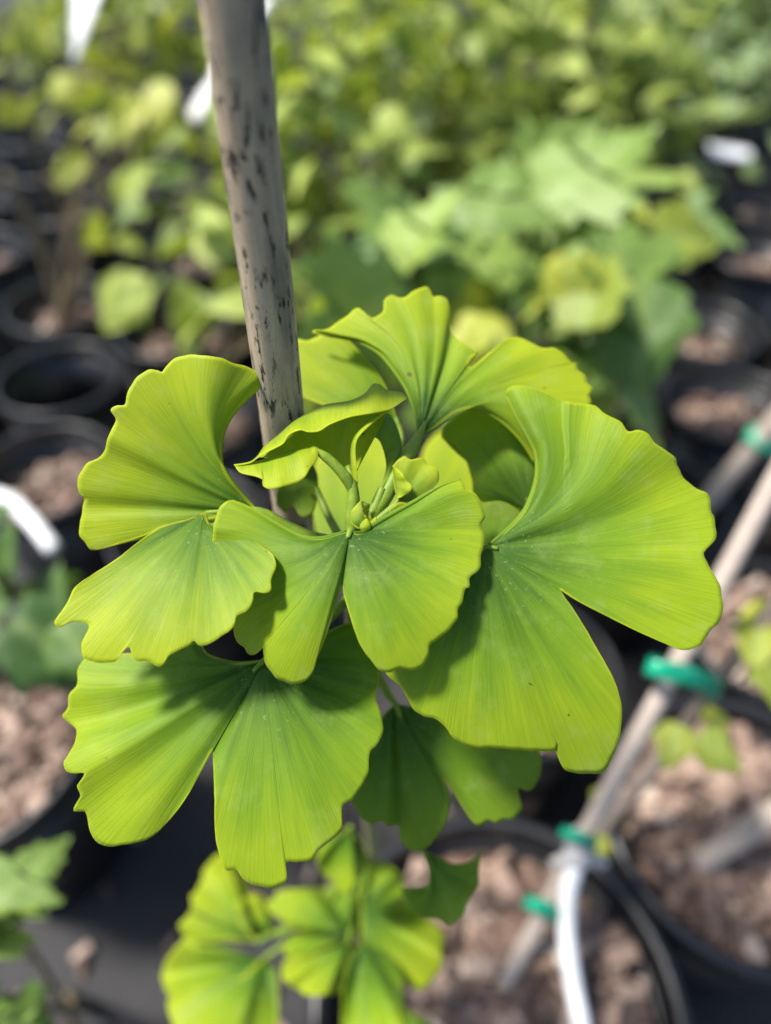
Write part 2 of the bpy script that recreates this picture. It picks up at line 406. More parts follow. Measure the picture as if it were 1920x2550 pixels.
def pot(x, y, label, group='black nursery pots standing on the fabric', scale=1.0, near=0, fill=True, tilt=0.0, seed=0):
    t = thing('nursery_pot', label, 'pot', (x, y, 0), group)
    t.rotation_euler = (0, tilt, rng.random() * 6.28); t.scale = (scale, scale, 1.0)
    inst('pot_wall', POT_WALL, t); inst('rim', POT_RIM, t)
    if fill:
        q_ = inst('potting_mix', SOIL, t); q_.location.z = 0.014 if near else -0.012
        m = inst('bark_mulch', (MULCHN if near else MULCH)[seed % 3], t); m.location.z = ZS + 0.014 if near else ZS - 0.012; m['kind'] = 'stuff'
        m.rotation_euler.z = rng.random() * 6.28
        for k in range(near):
            c = inst('bark_chip', CHIPS[k % 8], m)
            a = rng.random() * 6.28; q = 0.079 * math.sqrt(rng.random())
            c.location = (q * math.cos(a), q * math.sin(a), rng.uniform(0.006, 0.013))
            c.rotation_euler = (rng.gauss(0, 0.3), rng.gauss(0, 0.3), rng.random() * 6.28)
    return t
POTS = []
def potpx(u, v, label, **kw):
    p = G(u, v, ZR); POTS.append((p[0], p[1])); return pot(p[0], p[1], label, seed=len(POTS), **kw)
def potw(x, y, label, scale=0.85, **kw):
    POTS.append((x, y)); return pot(x, y, label, scale=scale, seed=len(POTS), **kw)
potw(0.075, 0.092, 'black pot of bark chips that the staked ginkgo grows in', 1.25, near=180)
potw(0.280, 0.212, 'black pot of bark chips beside the white drip tube, dark wall showing', 1.08, near=150)
potw(0.128, 0.347, 'black pot of bark behind the ginkgo pot, beside the slanting tied cane', near=60)
potw(0.372, 0.392, 'black pot of bark chips beyond the slanting tied cane', near=40)
potw(-0.345, 0.275, 'black pot on bare weed fabric, filled with brown bark', 0.95, near=60)
potw(-0.400, 0.615, 'black pot of bark with a bent white tube lying over its rim')
potw(-0.440, 0.800, 'empty black pot between two pots of bark', fill=False)
potw(-0.500, 0.990, 'black pot of bark with a thin bare stem in its middle')
potw(-0.310, 0.925, 'black pot of bark behind the tall weathered stake')
potw(-0.660, 0.870, 'black pot of bark next to the empty pot')
potw(-0.240, 0.720, 'black pot of bark under the broad left ginkgo leaf')
potw(-0.215, 0.525, 'black pot of bark shaded by the notched ginkgo leaf')
potw(0.300, 0.565, 'black pot of bark below the big right ginkgo leaf')
potw(0.445, 0.745, 'black pot of bark beside the big right ginkgo leaf')
potw(0.465, 0.925, 'black pot of bark with grey cane stuck in it')
potw(0.270, 0.805, 'black pot of bark under the dark green leaf')
potw(0.645, 0.915, 'black pot of bark in the row by the lying white label')
potw(0.525, 0.580, 'black pot of bark by the short dark cane')
# the rows behind
for j in range(10):
    y = 1.165 + 0.19 * j
    for i in range(-9, 10):
        x = 0.06 + 0.19 * i + (0.095 if j % 2 else 0) + rng.uniform(-0.007, 0.007)
        yy = y + rng.uniform(-0.006, 0.006)
        if abs(x) > 0.32 + 0.54 * yy: continue
        if yy > 1.65 and abs(x) < 0.4: continue
        if any((x - a) ** 2 + (yy - b) ** 2 < 0.174 ** 2 for a, b in POTS): continue
        POTS.append((x, yy))
        if rng.random() < (0.55 if x > 0.45 else 0.0): pot(x, yy, 'empty black nursery pot in the rows behind the shrubs', 'empty black nursery pots in the rear rows', 0.85, fill=False)
        else: pot(x, yy, 'black nursery pot of bark in the rows behind the shrubs', 'black nursery pots in the rear rows', 0.85, seed=i + j)

lm_ = bpy.data.objects.new('bark_litter', mulch_mesh(77, 0.34, 150, 0.006, 0.02)); COL.objects.link(lm_); lm_.location = (-0.16, 0.22, 0.006)
tag(lm_, 'loose bark crumbs scattered on the dark weed fabric', 'bark', None, 'stuff')
# ------------------------------------------------------------------ leaf meshes for the plants behind
def leaf_from_outline(out, fold=0.25, droop=0.35, name='leaf', mat=None, nt=4):
    """out: half outline [(x, y)] from base (0,0) to tip (0,1); mirrored; radial rows from the midrib"""
    V = []; F = []; A = []
    o = cr([(x, y) for x, y in out], 26)
    for side in (-1, 1):
        b = len(V)
        for i, (x, y) in enumerate(o):
            for k in range(nt + 1):
                t = k / nt
                px = x * t * side
                py = (y if True else 0) * t + (0.9 * y * (1 - t))
                z = fold * abs(px) - droop * py * py - 0.35 * droop * px * px * 4 + 0.02 * math.sin(9 * py + 5 * t)
                V.append((px, py, z)); A.append(max(0, 1 - t * 7))
        for i in range(len(o) - 1):
            for k in range(nt):
                a0 = b + i * (nt + 1) + k
                q = (a0, a0 + 1, a0 + nt + 2, a0 + nt + 1)
                F.append(q if side > 0 else q[::-1])
    me = bpy.data.meshes.new(name); me.from_pydata(V, [], F)
    bm = bmesh.new(); bm.from_mesh(me); bmesh.ops.remove_doubles(bm, verts=bm.verts, dist=1e-4); bm.to_mesh(me); bm.free()
    me.polygons.foreach_set('use_smooth', [True] * len(me.polygons))
    at = me.attributes.new('vein', 'FLOAT', 'POINT')
    at.data.foreach_set('value', [max(0.0, 1 - abs(v.co.x) * 30) for v in me.vertices])
    if mat: me.materials.append(mat)
    return me
def toothed(wd, teeth=9, depth=0.05, peak=0.38):
    pts = [(0, 0)]
    for i in range(1, teeth + 1):
        y = i / (teeth + 0.6)
        f = math.sin(math.pi * y ** (math.log(0.5) / math.log(peak))) ** 0.85
        pts.append((wd * f + depth * 0.5, y + 0.02)); pts.append((wd * f - depth * 0.5, y + 0.035))
    pts.append((0, 1)); return pts
MAPLE = [(0, 0), (0.14, -0.06), (0.30, -0.05), (0.25, 0.07), (0.40, 0.10), (0.58, 0.20), (0.48, 0.27), (0.60, 0.42), (0.46, 0.42), (0.38, 0.46), (0.24, 0.44),
         (0.30, 0.60), (0.21, 0.62), (0.22, 0.76), (0.12, 0.78), (0.06, 0.92), (0, 1.0)]
GRAPE = [(0, 0), (0.2, -0.07), (0.36, 0.0), (0.45, 0.12), (0.40, 0.2), (0.52, 0.32), (0.50, 0.45), (0.38, 0.5), (0.34, 0.62), (0.26, 0.7), (0.2, 0.84), (0.08, 0.93), (0, 1.0)]
def kinds(mat):
    return {'ovate': [leaf_from_outline(toothed(0.30, 8, 0.03, 0.36), 0.3, 0.3, mat=mat), leaf_from_outline(toothed(0.36, 7, 0.04, 0.40), 0.15, 0.45, mat=mat), leaf_from_outline(toothed(0.27, 9, 0.025, 0.42), 0.5, 0.2, mat=mat)],
            'maple': [leaf_from_outline(MAPLE, 0.2, 0.35, mat=mat), leaf_from_outline(MAPLE, 0.42, 0.2, mat=mat)],
            'grape': [leaf_from_outline(GRAPE, 0.22, 0.4, mat=mat), leaf_from_outline(GRAPE, 0.4, 0.25, mat=mat)]}
LK = {m.name: kinds(m) for m in (M_F1, M_F2, M_F3, M_F4, M_F5)}
def place_leaf(parent, me, pos, size, yaw, pitch, roll):
    o = inst('leaf', me, parent)
    o.location = Vector(pos) - Vector(parent.location)
    o.rotation_euler = Euler((pitch, roll, yaw), 'YXZ') if False else Euler((pitch, roll, yaw))
    o.scale = (size, size, size)
    return o
def shrub(name, label, cat, base, clusters, mat, kind, size, seed, group=None, stem_r=0.0035):
    """clusters: (u, v, depth, leaves, spread) ; leaves sit on twigs that fan from the base"""
    r = random.Random(seed)
    base = Vector(base)
    t = thing(name, label, cat, base, group)
    ms = LK[mat.name][kind]
    for ci, (u, v, d, nl, sp) in enumerate(clusters):
        c = Vector(P(u, v, d))
        mid = base.lerp(c, 0.5) + Vector((r.uniform(-.03, .03), r.uniform(-.03, .03), 0.02))
        st = base + Vector((r.uniform(-.02, .02), r.uniform(-.02, .02), -0.01))
        top = c + Vector((0, 0, sp * 0.5))
        mesh_obj('branch', *tube([st, mid, c, top], [stem_r, stem_r * 0.8, stem_r * 0.5, 0.0012], 7, 14), M_TWIG, t)
        for k in range(nl):
            q = Vector((r.gauss(0, 1), r.gauss(0, 1), r.gauss(0, 0.8))) * sp * 0.55
            pos = c + q
            yaw = math.atan2(-q.x, q.y) + r.gauss(0, 0.7)
            s = size * r.uniform(0.65, 1.2)
            place_leaf(t, ms[k % len(ms)], pos, s, yaw, r.gauss(-0.2, 0.55), r.gauss(0, 0.6))
    return t
# tall shrub mass behind
def near_pot(x, y):
    b = min(POTS, key=lambda p: (p[0] - x) ** 2 + (p[1] - y) ** 2); return (b[0], b[1], 0.196)
def px_base(u, v, d):
    p = P(u, v, d); return near_pot(p[0], p[1])
GR = 'leafy nursery shrubs in the rows behind'
rs = random.Random(3)
def scatter(us, vs, ds, n, nl, sp, seed):
    r = random.Random(seed); out = []
    for k in range(n): out.append((r.uniform(*us), r.uniform(*vs), r.uniform(*ds), nl, sp))
    return out
shrub('nursery_shrub', 'bright green leafy shrub right behind the tall weathered stake', 'shrub', px_base(820, 430, 1.0), scatter((690, 960), (-60, 560), (0.8, 1.1), 15, 15, 0.075, 1), M_F1, 'ovate', 0.056, 1, GR)
shrub('nursery_shrub', 'dense yellow-green leafy shrub in the middle of the rear row', 'shrub', px_base(1110, 420, 1.15), scatter((930, 1300), (-120, 470), (0.95, 1.3), 22, 15, 0.08, 2), M_F1, 'ovate', 0.056, 2, GR)
shrub('nursery_shrub', 'broad green shrub in front of the small-leaved pale shrub', 'shrub', px_base(1480, 420, 1.2), scatter((1280, 1680), (-120, 430), (1.0, 1.3), 22, 15, 0.08, 4), M_F1, 'ovate', 0.056, 3, GR)
shrub('nursery_shrub', 'pale blue-green small-leaved shrub at the end of the row', 'shrub', px_base(1800, 220, 1.6), scatter((1660, 1980), (-140, 270), (1.3, 1.6), 18, 18, 0.09, 6), M_F2, 'ovate', 0.06, 4, GR)
shrub('maple_seedling', 'low plant with large lobed pale green leaves behind the whorl', 'plant', px_base(1250, 760, 0.75),
      [(1000, 690, 0.62, 5, 0.05), (1180, 640, 0.66, 5, 0.05), (1330, 540, 0.72, 6, 0.06), (1460, 500, 0.76, 5, 0.06), (1390, 700, 0.66, 6, 0.05), (1270, 840, 0.6, 5, 0.05), (900, 820, 0.62, 4, 0.05), (1100, 760, 0.62, 5, 0.05)], M_F3, 'maple', 0.105, 5, stem_r=0.003)
t = shrub('vine_seedling', 'seedling with yellow-green toothed leaves and one dark drooping leaf', 'plant', px_base(1500, 880, 0.7),
      [(1440, 640, 0.66, 5, 0.035), (1560, 610, 0.68, 3, 0.035), (1440, 820, 0.6, 5, 0.04), (1340, 880, 0.58, 4, 0.04)], M_F4, 'grape', 0.08, 6, stem_r=0.003)
for (u, v, d, s, yaw, pi_, ro) in ((1600, 720, 0.60, 0.085, 2.9, -0.5, 0.2), (1540, 760, 0.62, 0.07, 2.5, -0.4, 0.3)):
    place_leaf(t, LK['dark_leaf']['grape'][0], P(u, v, d), s, yaw, pi_, ro)
for k, (x0, lab) in enumerate(((-0.75, 'far leafy shrub behind the pointed white label'), (-0.25, 'far leafy shrub behind the top of the stake'), (0.35, 'far leafy shrub behind the dense rear shrub'), (0.95, 'far leafy shrub behind the broad green shrub'), (1.5, 'far leafy shrub behind the blue-green shrub'))):
    shrub('nursery_shrub', lab, 'shrub', near_pot(x0, 2.2), [(960 + (x0 + rs.uniform(-.25, .25)) / 2.1 * FPX, rs.uniform(-260, 130), rs.uniform(1.9, 2.3), 14, 0.11) for _ in range(9)], M_F1, 'ovate', 0.085, 30 + k, GR)
# left side: thin yellow-green saplings in pots
GL = 'thin yellow-green saplings on the open side of the stake'
shrub('nursery_sapling', 'thin sapling with yellow-green leaves beside the pointed white label', 'sapling', px_base(130, 560, 1.3), [(60, 60, 1.15, 9, 0.05), (170, 120, 1.15, 8, 0.05), (40, 200, 1.15, 6, 0.05), (130, 280, 1.2, 6, 0.05), (250, 180, 1.1, 7, 0.05)], M_F4, 'ovate', 0.060, 7, GL, 0.004)
shrub('nursery_sapling', 'thin sapling with clustered green leaves between white label and stake', 'sapling', px_base(330, 640, 1.1), [(330, 60, 1.05, 8, 0.05), (420, 130, 1.05, 10, 0.05), (300, 260, 1.0, 7, 0.045), (400, 330, 1.0, 7, 0.05), (240, 320, 1.05, 5, 0.05), (470, 60, 1.1, 8, 0.05)], M_F4, 'ovate', 0.060, 8, GL, 0.0045)
shrub('nursery_sapling', 'leafy young sapling half hidden by the weathered stake', 'sapling', px_base(480, 720, 0.95), [(460, 480, 0.9, 7, 0.045), (520, 400, 0.95, 6, 0.05), (330, 550, 0.95, 5, 0.04), (480, 700, 0.8, 8, 0.045), (560, 620, 0.85, 6, 0.04), (590, 780, 0.8, 6, 0.045), (280, 610, 0.95, 3, 0.03)], M_F1, 'ovate', 0.074, 9, GL, 0.004)
shrub('nursery_sapling', 'small green sapling between the stake and the ginkgo back leaf', 'sapling', px_base(760, 700, 0.85), [(740, 640, 0.8, 8, 0.05), (800, 560, 0.85, 8, 0.05), (770, 760, 0.75, 7, 0.045), (690, 520, 0.9, 6, 0.05)], M_F1, 'ovate', 0.074, 10, GL, 0.004)
# near left plants
shrub('lobed_plant', 'dark green lobed leaves spreading over the bark pot by the white tube', 'plant', (-0.36, 0.36, 0.196), [(30, 1450, 0.52, 4, 0.022), (20, 1570, 0.5, 4, 0.022), (-30, 1380, 0.55, 3, 0.02)], M_F5, 'grape', 0.06, 11)
shrub('lobed_plant', 'pale green sharply lobed leaves above the bare weed fabric', 'plant', (-0.28, 0.12, 0.0), [(-40, 2270, 0.40, 3, 0.006), (-10, 2520, 0.38, 3, 0.008), (-120, 2400, 0.38, 4, 0.012)], M_F3, 'maple', 0.046, 12)

# ------------------------------------------------------------------ the ginkgo
STEM_TOP = Vector(P(880, 1335, 0.203))
gk = thing('ginkgo_sapling', 'young ginkgo with fan-shaped yellow-green leaves beside a weathered bamboo stake', 'ginkgo', (STEM_TOP.x, STEM_TOP.y, 0.192))
st_pts = [(STEM_TOP.x + 0.004, STEM_TOP.y - 0.004, 0.185), (STEM_TOP.x + 0.002, STEM_TOP.y, 0.40), (STEM_TOP.x - 0.003, STEM_TOP.y + 0.002, 0.54), tuple(STEM_TOP)]
mesh_obj('stem', *tube(st_pts, [0.0048, 0.004, 0.003, 0.0022], 14, 40), M_STEM, gk)

def pleat(ang, spec, seed):
    amp, freq = spec
    r = random.Random(seed)
    z = np.zeros_like(ang)
    for k in range(4):
        z += r.uniform(0.4, 1.0) * np.sin(ang * freq * r.uniform(0.5, 1.8) + r.uniform(0, 6.28))
    return amp * z / 2.0
def patch(Lp, Mp, Rp, dfun, pl=(0.9, 7.0), seed=1, roll=(1.2, 1.2), nt=34, folds=(), ds=6.0, wpow=3.0, wave=0.18, bead=(0, 0), scal=1.0):
    """one blade: side edges Lp and Rp run base -> corner, Mp is the margin from the end of Lp to the end of Rp (photograph pixels);
    dfun(x, y) gives millimetres of distance for x, y in hundreds of pixels from the base"""
    base = np.array(Lp[0], float)
    M = np.asarray([Lp[-1]] + list(Mp) + [Rp[-1]], float)
    ln = np.linalg.norm(np.diff(M, axis=0), axis=1).sum()
    ns = int(max(24, min(300, ln / ds)))
    m = cr(M, ns)
    tt = np.linspace(0, 1, nt + 1)
    Le = cr(Lp, nt + 1) ; Re = cr(Rp, nt + 1)
    dl = Le - (base + tt[:, None] * (m[0] - base)); dr = Re - (base + tt[:, None] * (m[-1] - base))
    s = np.linspace(0, 1, ns)
    # small natural scallops on the margin
    r = random.Random(seed * 7 + 1)
    rayd = m - base; rl = np.linalg.norm(rayd, axis=1); rayn = rayd / rl[:, None]
    arc = s * ln
    sc = sum(a * np.sin(arc / wv + r.uniform(0, 6.28)) for a, wv in ((0.7, 11.0), (0.6, 6.3), (0.8, 23.0)))
    if scal > 1: sc = sc + scal * (np.sin(arc / 21.0 + seed) + 0.7 * np.sin(arc / 12.0 + 2 * seed)) ** 3 * 0.5
    m = m + rayn * (sc * np.minimum(1, np.minimum(s, 1 - s) * 12))[:, None]
    g = base + tt[None, :, None] * (m[:, None, :] - base) + ((1 - s) ** wpow)[:, None, None] * dl[None] + (s ** wpow)[:, None, None] * dr[None]
    a0 = np.unwrap(np.arctan2(rayd[:, 1], rayd[:, 0]))
    x = (g[..., 0] - base[0]) / 100; y = (g[..., 1] - base[1]) / 100
    d = dfun(x, y)
    amp = tt[None, :] ** 1.2
    z = 1.35 * pleat(a0, pl, seed)[:, None] * amp
    an = (a0 - a0[0]) / (a0[-1] - a0[0])
    for (fs, fa, fw) in folds:
        z = z + 1.4 * fa * np.exp(-((an - np.interp(fs, s, an)) / (fw * 1.15)) ** 2)[:, None] * tt[None, :] ** 0.7
    z = z + wave * np.sin(arc / 24.0 + seed)[:, None] * np.clip((tt - 0.75) / 0.25, 0, 1)[None, :] ** 2
    # rolled side edges
    el = np.linalg.norm(g - g[:1], axis=2); er = np.linalg.norm(g - g[-1:], axis=2)
    z = z + roll[0] * np.exp(-(el / 14.0) ** 2) * np.minimum(1, tt * 6)[None] + roll[1] * np.exp(-(er / 14.0) ** 2) * np.minimum(1, tt * 6)[None]
    d = d + z
    W = PA(g, d / 1000.0)
    # margin distance in pixels
    bd = np.vstack([cr(g[0], 150), cr(g[-1], 150), g[:, -1]])
    gf = g.reshape(-1, 2)
    e = np.full(len(gf), 1e9)
    for k in range(0, len(bd), 64):
        e = np.minimum(e, np.sqrt(((gf[:, None] - bd[None, k:k + 64]) ** 2).sum(2)).min(1))
    ns_, nt_ = ns, nt + 1
    verts = [W[0, 0]]; ang = [float(a0.mean())]; rad = [0.0]; edge = [float(0)]
    rmax = np.percentile(rl, 85)
    e = e.reshape(ns_, nt_)
    rr = np.linalg.norm(g - base, axis=2) / rmax
    V = W[:, 1:].reshape(-1, 3); verts = np.vstack([W[0, :1], V])
    ang = np.r_[a0.mean(), np.repeat(a0, nt)]; rad = np.r_[0, rr[:, 1:].reshape(-1)]; edge = np.r_[0, e[:, 1:].reshape(-1)]
    F = []
    idx = lambda i, k: 1 + i * nt + (k - 1)
    for i in range(ns_ - 1):
        F.append((0, idx(i, 1), idx(i + 1, 1)))
        for k in range(1, nt):
            F.append((idx(i, k), idx(i, k + 1), idx(i + 1, k + 1), idx(i + 1, k)))
    F = list(F)
    for row, br in ((0, bead[0]), (-1, bead[1])):
        if not br: continue
        br = br * 0.75
        tv, tf = tube([p for p in W[row, 1::3]], [br * 0.5, br, br * 0.95, br * 0.8, br * 0.5, br * 0.15], 8, 40)
        b0 = len(verts); tv = np.array(tv); verts = np.vstack([verts, tv]); F += [tuple(q + b0 for q in f) for f in tf]
        k = len(tv); ang = np.r_[ang, np.full(k, a0[row])]; rad = np.r_[rad, np.repeat(np.linspace(0.3, 0.8, 40), 8)]; edge = np.r_[edge, np.full(k, 30.0)]
    return verts, F, ang, rad, edge
def ruled(A, B, fA, fB, bulge=0.0, n=60, nt=14, seed=0):
    a = cr(A, n); b = cr(B, n); t = np.linspace(0, 1, nt)
    g = a[:, None] * (1 - t)[None, :, None] + b[:, None] * t[None, :, None]
    s = np.linspace(0, 1, n)
    dA = np.interp(s, np.linspace(0, 1, len(fA)), fA); dB = np.interp(s, np.linspace(0, 1, len(fB)), fB)
    d = dA[:, None] * (1 - t) + dB[:, None] * t - bulge * np.sin(math.pi * t)[None] * np.sin(math.pi * s)[:, None] ** 0.5
    d = d + 0.35 * np.sin(s * 17 + seed)[:, None] * t[None]
    W = PA(g, d / 1000)
    wid = np.linalg.norm(a - b, axis=1)
    e = np.minimum(np.minimum(t[None] * 1e3, (1 - t)[None] * wid[:, None]), 1e3) + 0 * s[:, None]
    F = [(i * nt + k, i * nt + k + 1, (i + 1) * nt + k + 1, (i + 1) * nt + k) for i in range(n - 1) for k in range(nt - 1)]
    return W.reshape(-1, 3), F, np.repeat(s * 1.5, nt), np.tile(0.55 + 0.45 * t, n), e.reshape(-1)
def leaf(patches, mat, pet=None, pet_r=(0.0016, 0.0014, 0.0012), th=0.00017, label=None):
    V = []; F = []; A = []; Rr = []; E = []; b = 0
    for (v, f, a, r, e) in patches:
        V.append(v); A.append(a); Rr.append(r); E.append(e)
        F += [tuple(k + b for k in q) for q in f]; b += len(v)
    o = mesh_obj('leaf', np.vstack(V), F, mat, gk, True, {'ang': np.concatenate(A), 'rad': np.concatenate(Rr), 'edge': np.concatenate(E)})
    solid(o, th)
    if label: o['label'] = label
    if pet is not None:
        pp = [P(u, v, d / 1000) for (u, v, d) in pet]
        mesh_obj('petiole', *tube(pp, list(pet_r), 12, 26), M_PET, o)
    return o
W_ = np.where
ST = (880, 1340, 204)

# front leaf
leaf([patch([(872, 1320), (834, 1332), (796, 1342), (757, 1338), (719, 1321), (666, 1290), (618, 1262), (580, 1246)],
    [(565, 1248), (546, 1265), (536, 1294), (532, 1308), (528, 1380), (545, 1470), (572, 1530), (582, 1565), (589, 1598), (608, 1613), (616, 1627), (632, 1630), (646, 1622), (654, 1613), (657, 1627), (661, 1651), (685, 1687), (709, 1697),
     (728, 1704), (757, 1697), (779, 1673), (786, 1646), (805, 1603), (829, 1531), (841, 1488), (851, 1457), (858, 1488), (875, 1546), (896, 1603), (925, 1646), (944, 1668), (964, 1675), (983, 1670), (1002, 1663), (1031, 1669),
     (1055, 1658), (1067, 1632), (1072, 1608), (1093, 1589), (1122, 1565), (1139, 1541), (1141, 1517), (1153, 1498), (1158, 1464), (1170, 1462), (1170, 1438), (1194, 1418), (1199, 1382), (1206, 1339), (1199, 1306), (1208, 1286),
     (1199, 1253), (1184, 1229), (1160, 1217), (1155, 1203)],
    [(872, 1320), (884, 1329), (901, 1327), (930, 1308), (978, 1279), (1026, 1253), (1098, 1210), (1147, 1194)],
    lambda x, y: 197 - W_(y > 0, 8.0, 2.0) * y + 1.45 * np.maximum(y, 0) ** 2 + W_(x < 0, 1.2 * x * x * np.clip(y, 0, 1.5), 0.25 * x * x),
    pl=(1.0, 6.0), seed=3, roll=(2.2, 2.2), bead=(0.0009, 0.0010), folds=[(0.36, 0.9, 0.045), (0.47, 0.98, 0.035), (0.62, 1.65, 0.075), (0.8, 0.75, 0.045)])],
    M_LEAF, [ST, (878, 1326, 200), (873, 1322, 197.5), (866, 1340, 195.5)], (0.0016, 0.0015, 0.0006), label='broad two-lobed front leaf with a deep central slit')

# left leaf: raised lobe and drooping lobe
leaf([patch([(650, 1280), (612, 1243), (575, 1200), (555, 1165), (550, 1130), (556, 1080), (576, 1038), (620, 990), (666, 950)],
    [(668, 944), (655, 935), (632, 922), (610, 911), (590, 906), (545, 890), (500, 885), (455, 885), (430, 895), (412, 915), (403, 926), (394, 922), (370, 922), (335, 945), (315, 985), (310, 1008), (290, 1010), (277, 1022),
     (288, 1045), (270, 1085), (253, 1135), (215, 1155), (195, 1190), (193, 1215), (205, 1238), (212, 1242), (207, 1265), (200, 1300), (197, 1330), (210, 1350), (233, 1370), (300, 1350), (360, 1332)],
    [(650, 1280), (600, 1280), (530, 1288), (460, 1300), (396, 1313)],
    lambda x, y: 206 + 1.3 * x + 2.4 * y + 0.22 * x * x + 0.25 * (y + 1.5) ** 2, pl=(1.1, 7.0), seed=5, roll=(2.5, 0.0), bead=(0.0008, 0), folds=[(0.52, -1.2, 0.035), (0.72, 1.5, 0.035), (0.83, -0.9, 0.045)]),
    patch([(512, 1274), (470, 1292), (430, 1302), (397, 1313)],
    [(350, 1345), (280, 1399), (188, 1460), (167, 1502), (136, 1549), (146, 1562), (184, 1549), (222, 1557), (205, 1599), (203, 1624), (211, 1641), (250, 1650), (285, 1647), (302, 1628), (320, 1612), (329, 1633), (344, 1647),
     (369, 1646), (394, 1660), (409, 1651), (419, 1635), (474, 1605), (484, 1597), (497, 1607), (520, 1603), (562, 1578), (583, 1557), (589, 1534), (610, 1523), (629, 1498), (633, 1475), (656, 1477), (675, 1469), (675, 1439),
     (687, 1410), (682, 1385), (668, 1370)],
    [(512, 1274), (512, 1290), (522, 1303), (575, 1319), (625, 1340), (660, 1363)],
    lambda x, y: 205.5 - 8.6 * y + 0.95 * y * y - 3.4 * np.maximum(x, 0) - 0.6 * np.minimum(x, 0) * 0, pl=(0.9, 6.0), seed=8, roll=(0.0, 2.2), folds=[(0.62, -1.2, 0.075), (0.3, 0.75, 0.06)])],
    M_LEAF2, [(868, 1352, 207), (790, 1342, 208), (720, 1318, 207.5), (650, 1282, 206), (585, 1274, 206.5), (512, 1276, 205.8)], (0.0017, 0.0019, 0.0022, 0.0022, 0.0015, 0.0006), label='two-lobed left leaf, one lobe raised and one drooping')

# right leaf
leaf([patch([(1211, 1362), (1261, 1322), (1304, 1277), (1328, 1224), (1338, 1174), (1333, 1126), (1314, 1088), (1290, 1045), (1271, 1006), (1259, 978)],
    [(1264, 968), (1280, 961), (1309, 961), (1348, 973), (1415, 1002), (1458, 1006), (1482, 1011), (1516, 1035), (1544, 1050), (1564, 1074), (1588, 1071), (1612, 1078), (1636, 1107), (1664, 1126), (1684, 1143), (1684, 1155),
     (1703, 1189), (1736, 1218), (1765, 1232), (1770, 1273), (1780, 1290), (1782, 1342), (1760, 1366), (1751, 1383), (1775, 1424), (1794, 1462), (1799, 1520), (1789, 1554), (1770, 1568), (1756, 1592), (1742, 1609), (1699, 1619),
     (1670, 1609), (1574, 1566), (1502, 1530), (1430, 1492), (1396, 1468), (1423, 1510), (1459, 1566), (1497, 1633), (1526, 1686), (1545, 1739), (1548, 1796), (1538, 1859), (1516, 1902), (1502, 1924), (1468, 1926), (1430, 1926), (1406, 1916),
     (1392, 1892), (1388, 1868), (1389, 1851), (1382, 1871), (1344, 1871), (1296, 1868), (1248, 1864), (1190, 1864), (1156, 1854), (1128, 1835), (1104, 1806), (1080, 1789), (1056, 1784), (1032, 1768), (1012, 1734), (993, 1705), (964, 1681), (958, 1660)],
    [(1211, 1362), (1160, 1400), (1080, 1500), (1000, 1600), (965, 1650)],
    lambda x, y: 203 - 0.9 * np.maximum(x, 0) + W_(y < 0, -2.2 * y + 0.35 * y * y * (x < 2), -4.6 * y + 0.72 * y * y) + 0.7 * np.minimum(x, 0) ** 2 + 0.10 * x * x,
    pl=(1.25, 8.0), seed=11, roll=(2.6, 0.0), bead=(0.0011, 0), nt=44, folds=[(0.22, 1.5, 0.053), (0.4, 1.05, 0.045), (0.47, -0.9, 0.06), (0.74, 1.35, 0.045), (0.78, -0.75, 0.035)])],
    M_LEAF, [(890, 1350, 206), (1000, 1385, 207), (1120, 1388, 205.5), (1190, 1370, 204), (1214, 1362, 203.2), (1240, 1366, 202)], (0.0017, 0.0016, 0.0015, 0.0014, 0.0012, 0.0005), label='largest leaf, with a hanging lobe split off by a slit')

# lower-left leaf
leaf([patch([(655, 1645), (621, 1651), (583, 1652), (541, 1641), (512, 1626), (500, 1598)],
    [(440, 1610), (340, 1625), (240, 1630), (211, 1641), (194, 1670), (192, 1704), (173, 1727), (169, 1763), (155, 1782), (163, 1792), (180, 1805), (190, 1822), (184, 1855), (165, 1888), (159, 1897), (167, 1921), (190, 1926), (209, 1926),
     (200, 1945), (191, 1959), (201, 1980), (190, 2000), (184, 2018), (198, 2022), (213, 2022), (222, 2060), (234, 2089), (268, 2107), (315, 2103), (368, 2089), (418, 2047), (468, 1980), (502, 1913), (528, 1866), (532, 1920), (534, 1992), (536, 2078),
     (547, 2132), (563, 2165), (588, 2165), (609, 2192), (642, 2208), (674, 2211), (701, 2202), (715, 2192), (711, 2150), (739, 2148), (771, 2143), (782, 2132), (793, 2116), (836, 2084), (852, 2067), (852, 2008), (874, 1992), (901, 1959),
     (917, 1922), (920, 1872), (935, 1858), (954, 1829), (952, 1795), (944, 1762), (935, 1740), (944, 1704), (944, 1675), (925, 1610), (890, 1560), (860, 1553)],
    [(655, 1645), (690, 1640), (750, 1605), (815, 1576)],
    lambda x, y: 208 - 5.6 * y + 0.52 * y * y + W_(x < 0, 0.30 * x * x - 0.9 * x * 0, 0.35 * x * x), pl=(1.2, 7.0), seed=14, roll=(2.2, 1.4), bead=(0.0008, 0.0006), nt=42, folds=[(0.145, -1.8, 0.03), (0.185, 2.8, 0.03), (0.23, -1.4, 0.03), (0.30, 1.2, 0.03), (0.41, 2.2, 0.02), (0.56, 1.0, 0.04)])],
    M_LEAF, [(884, 1470, 220), (800, 1560, 218), (720, 1615, 211.5), (660, 1643, 208.3), (630, 1672, 206)], (0.0016, 0.0015, 0.0014, 0.0013, 0.0005), label='low two-lobed leaf with a ragged outer margin')

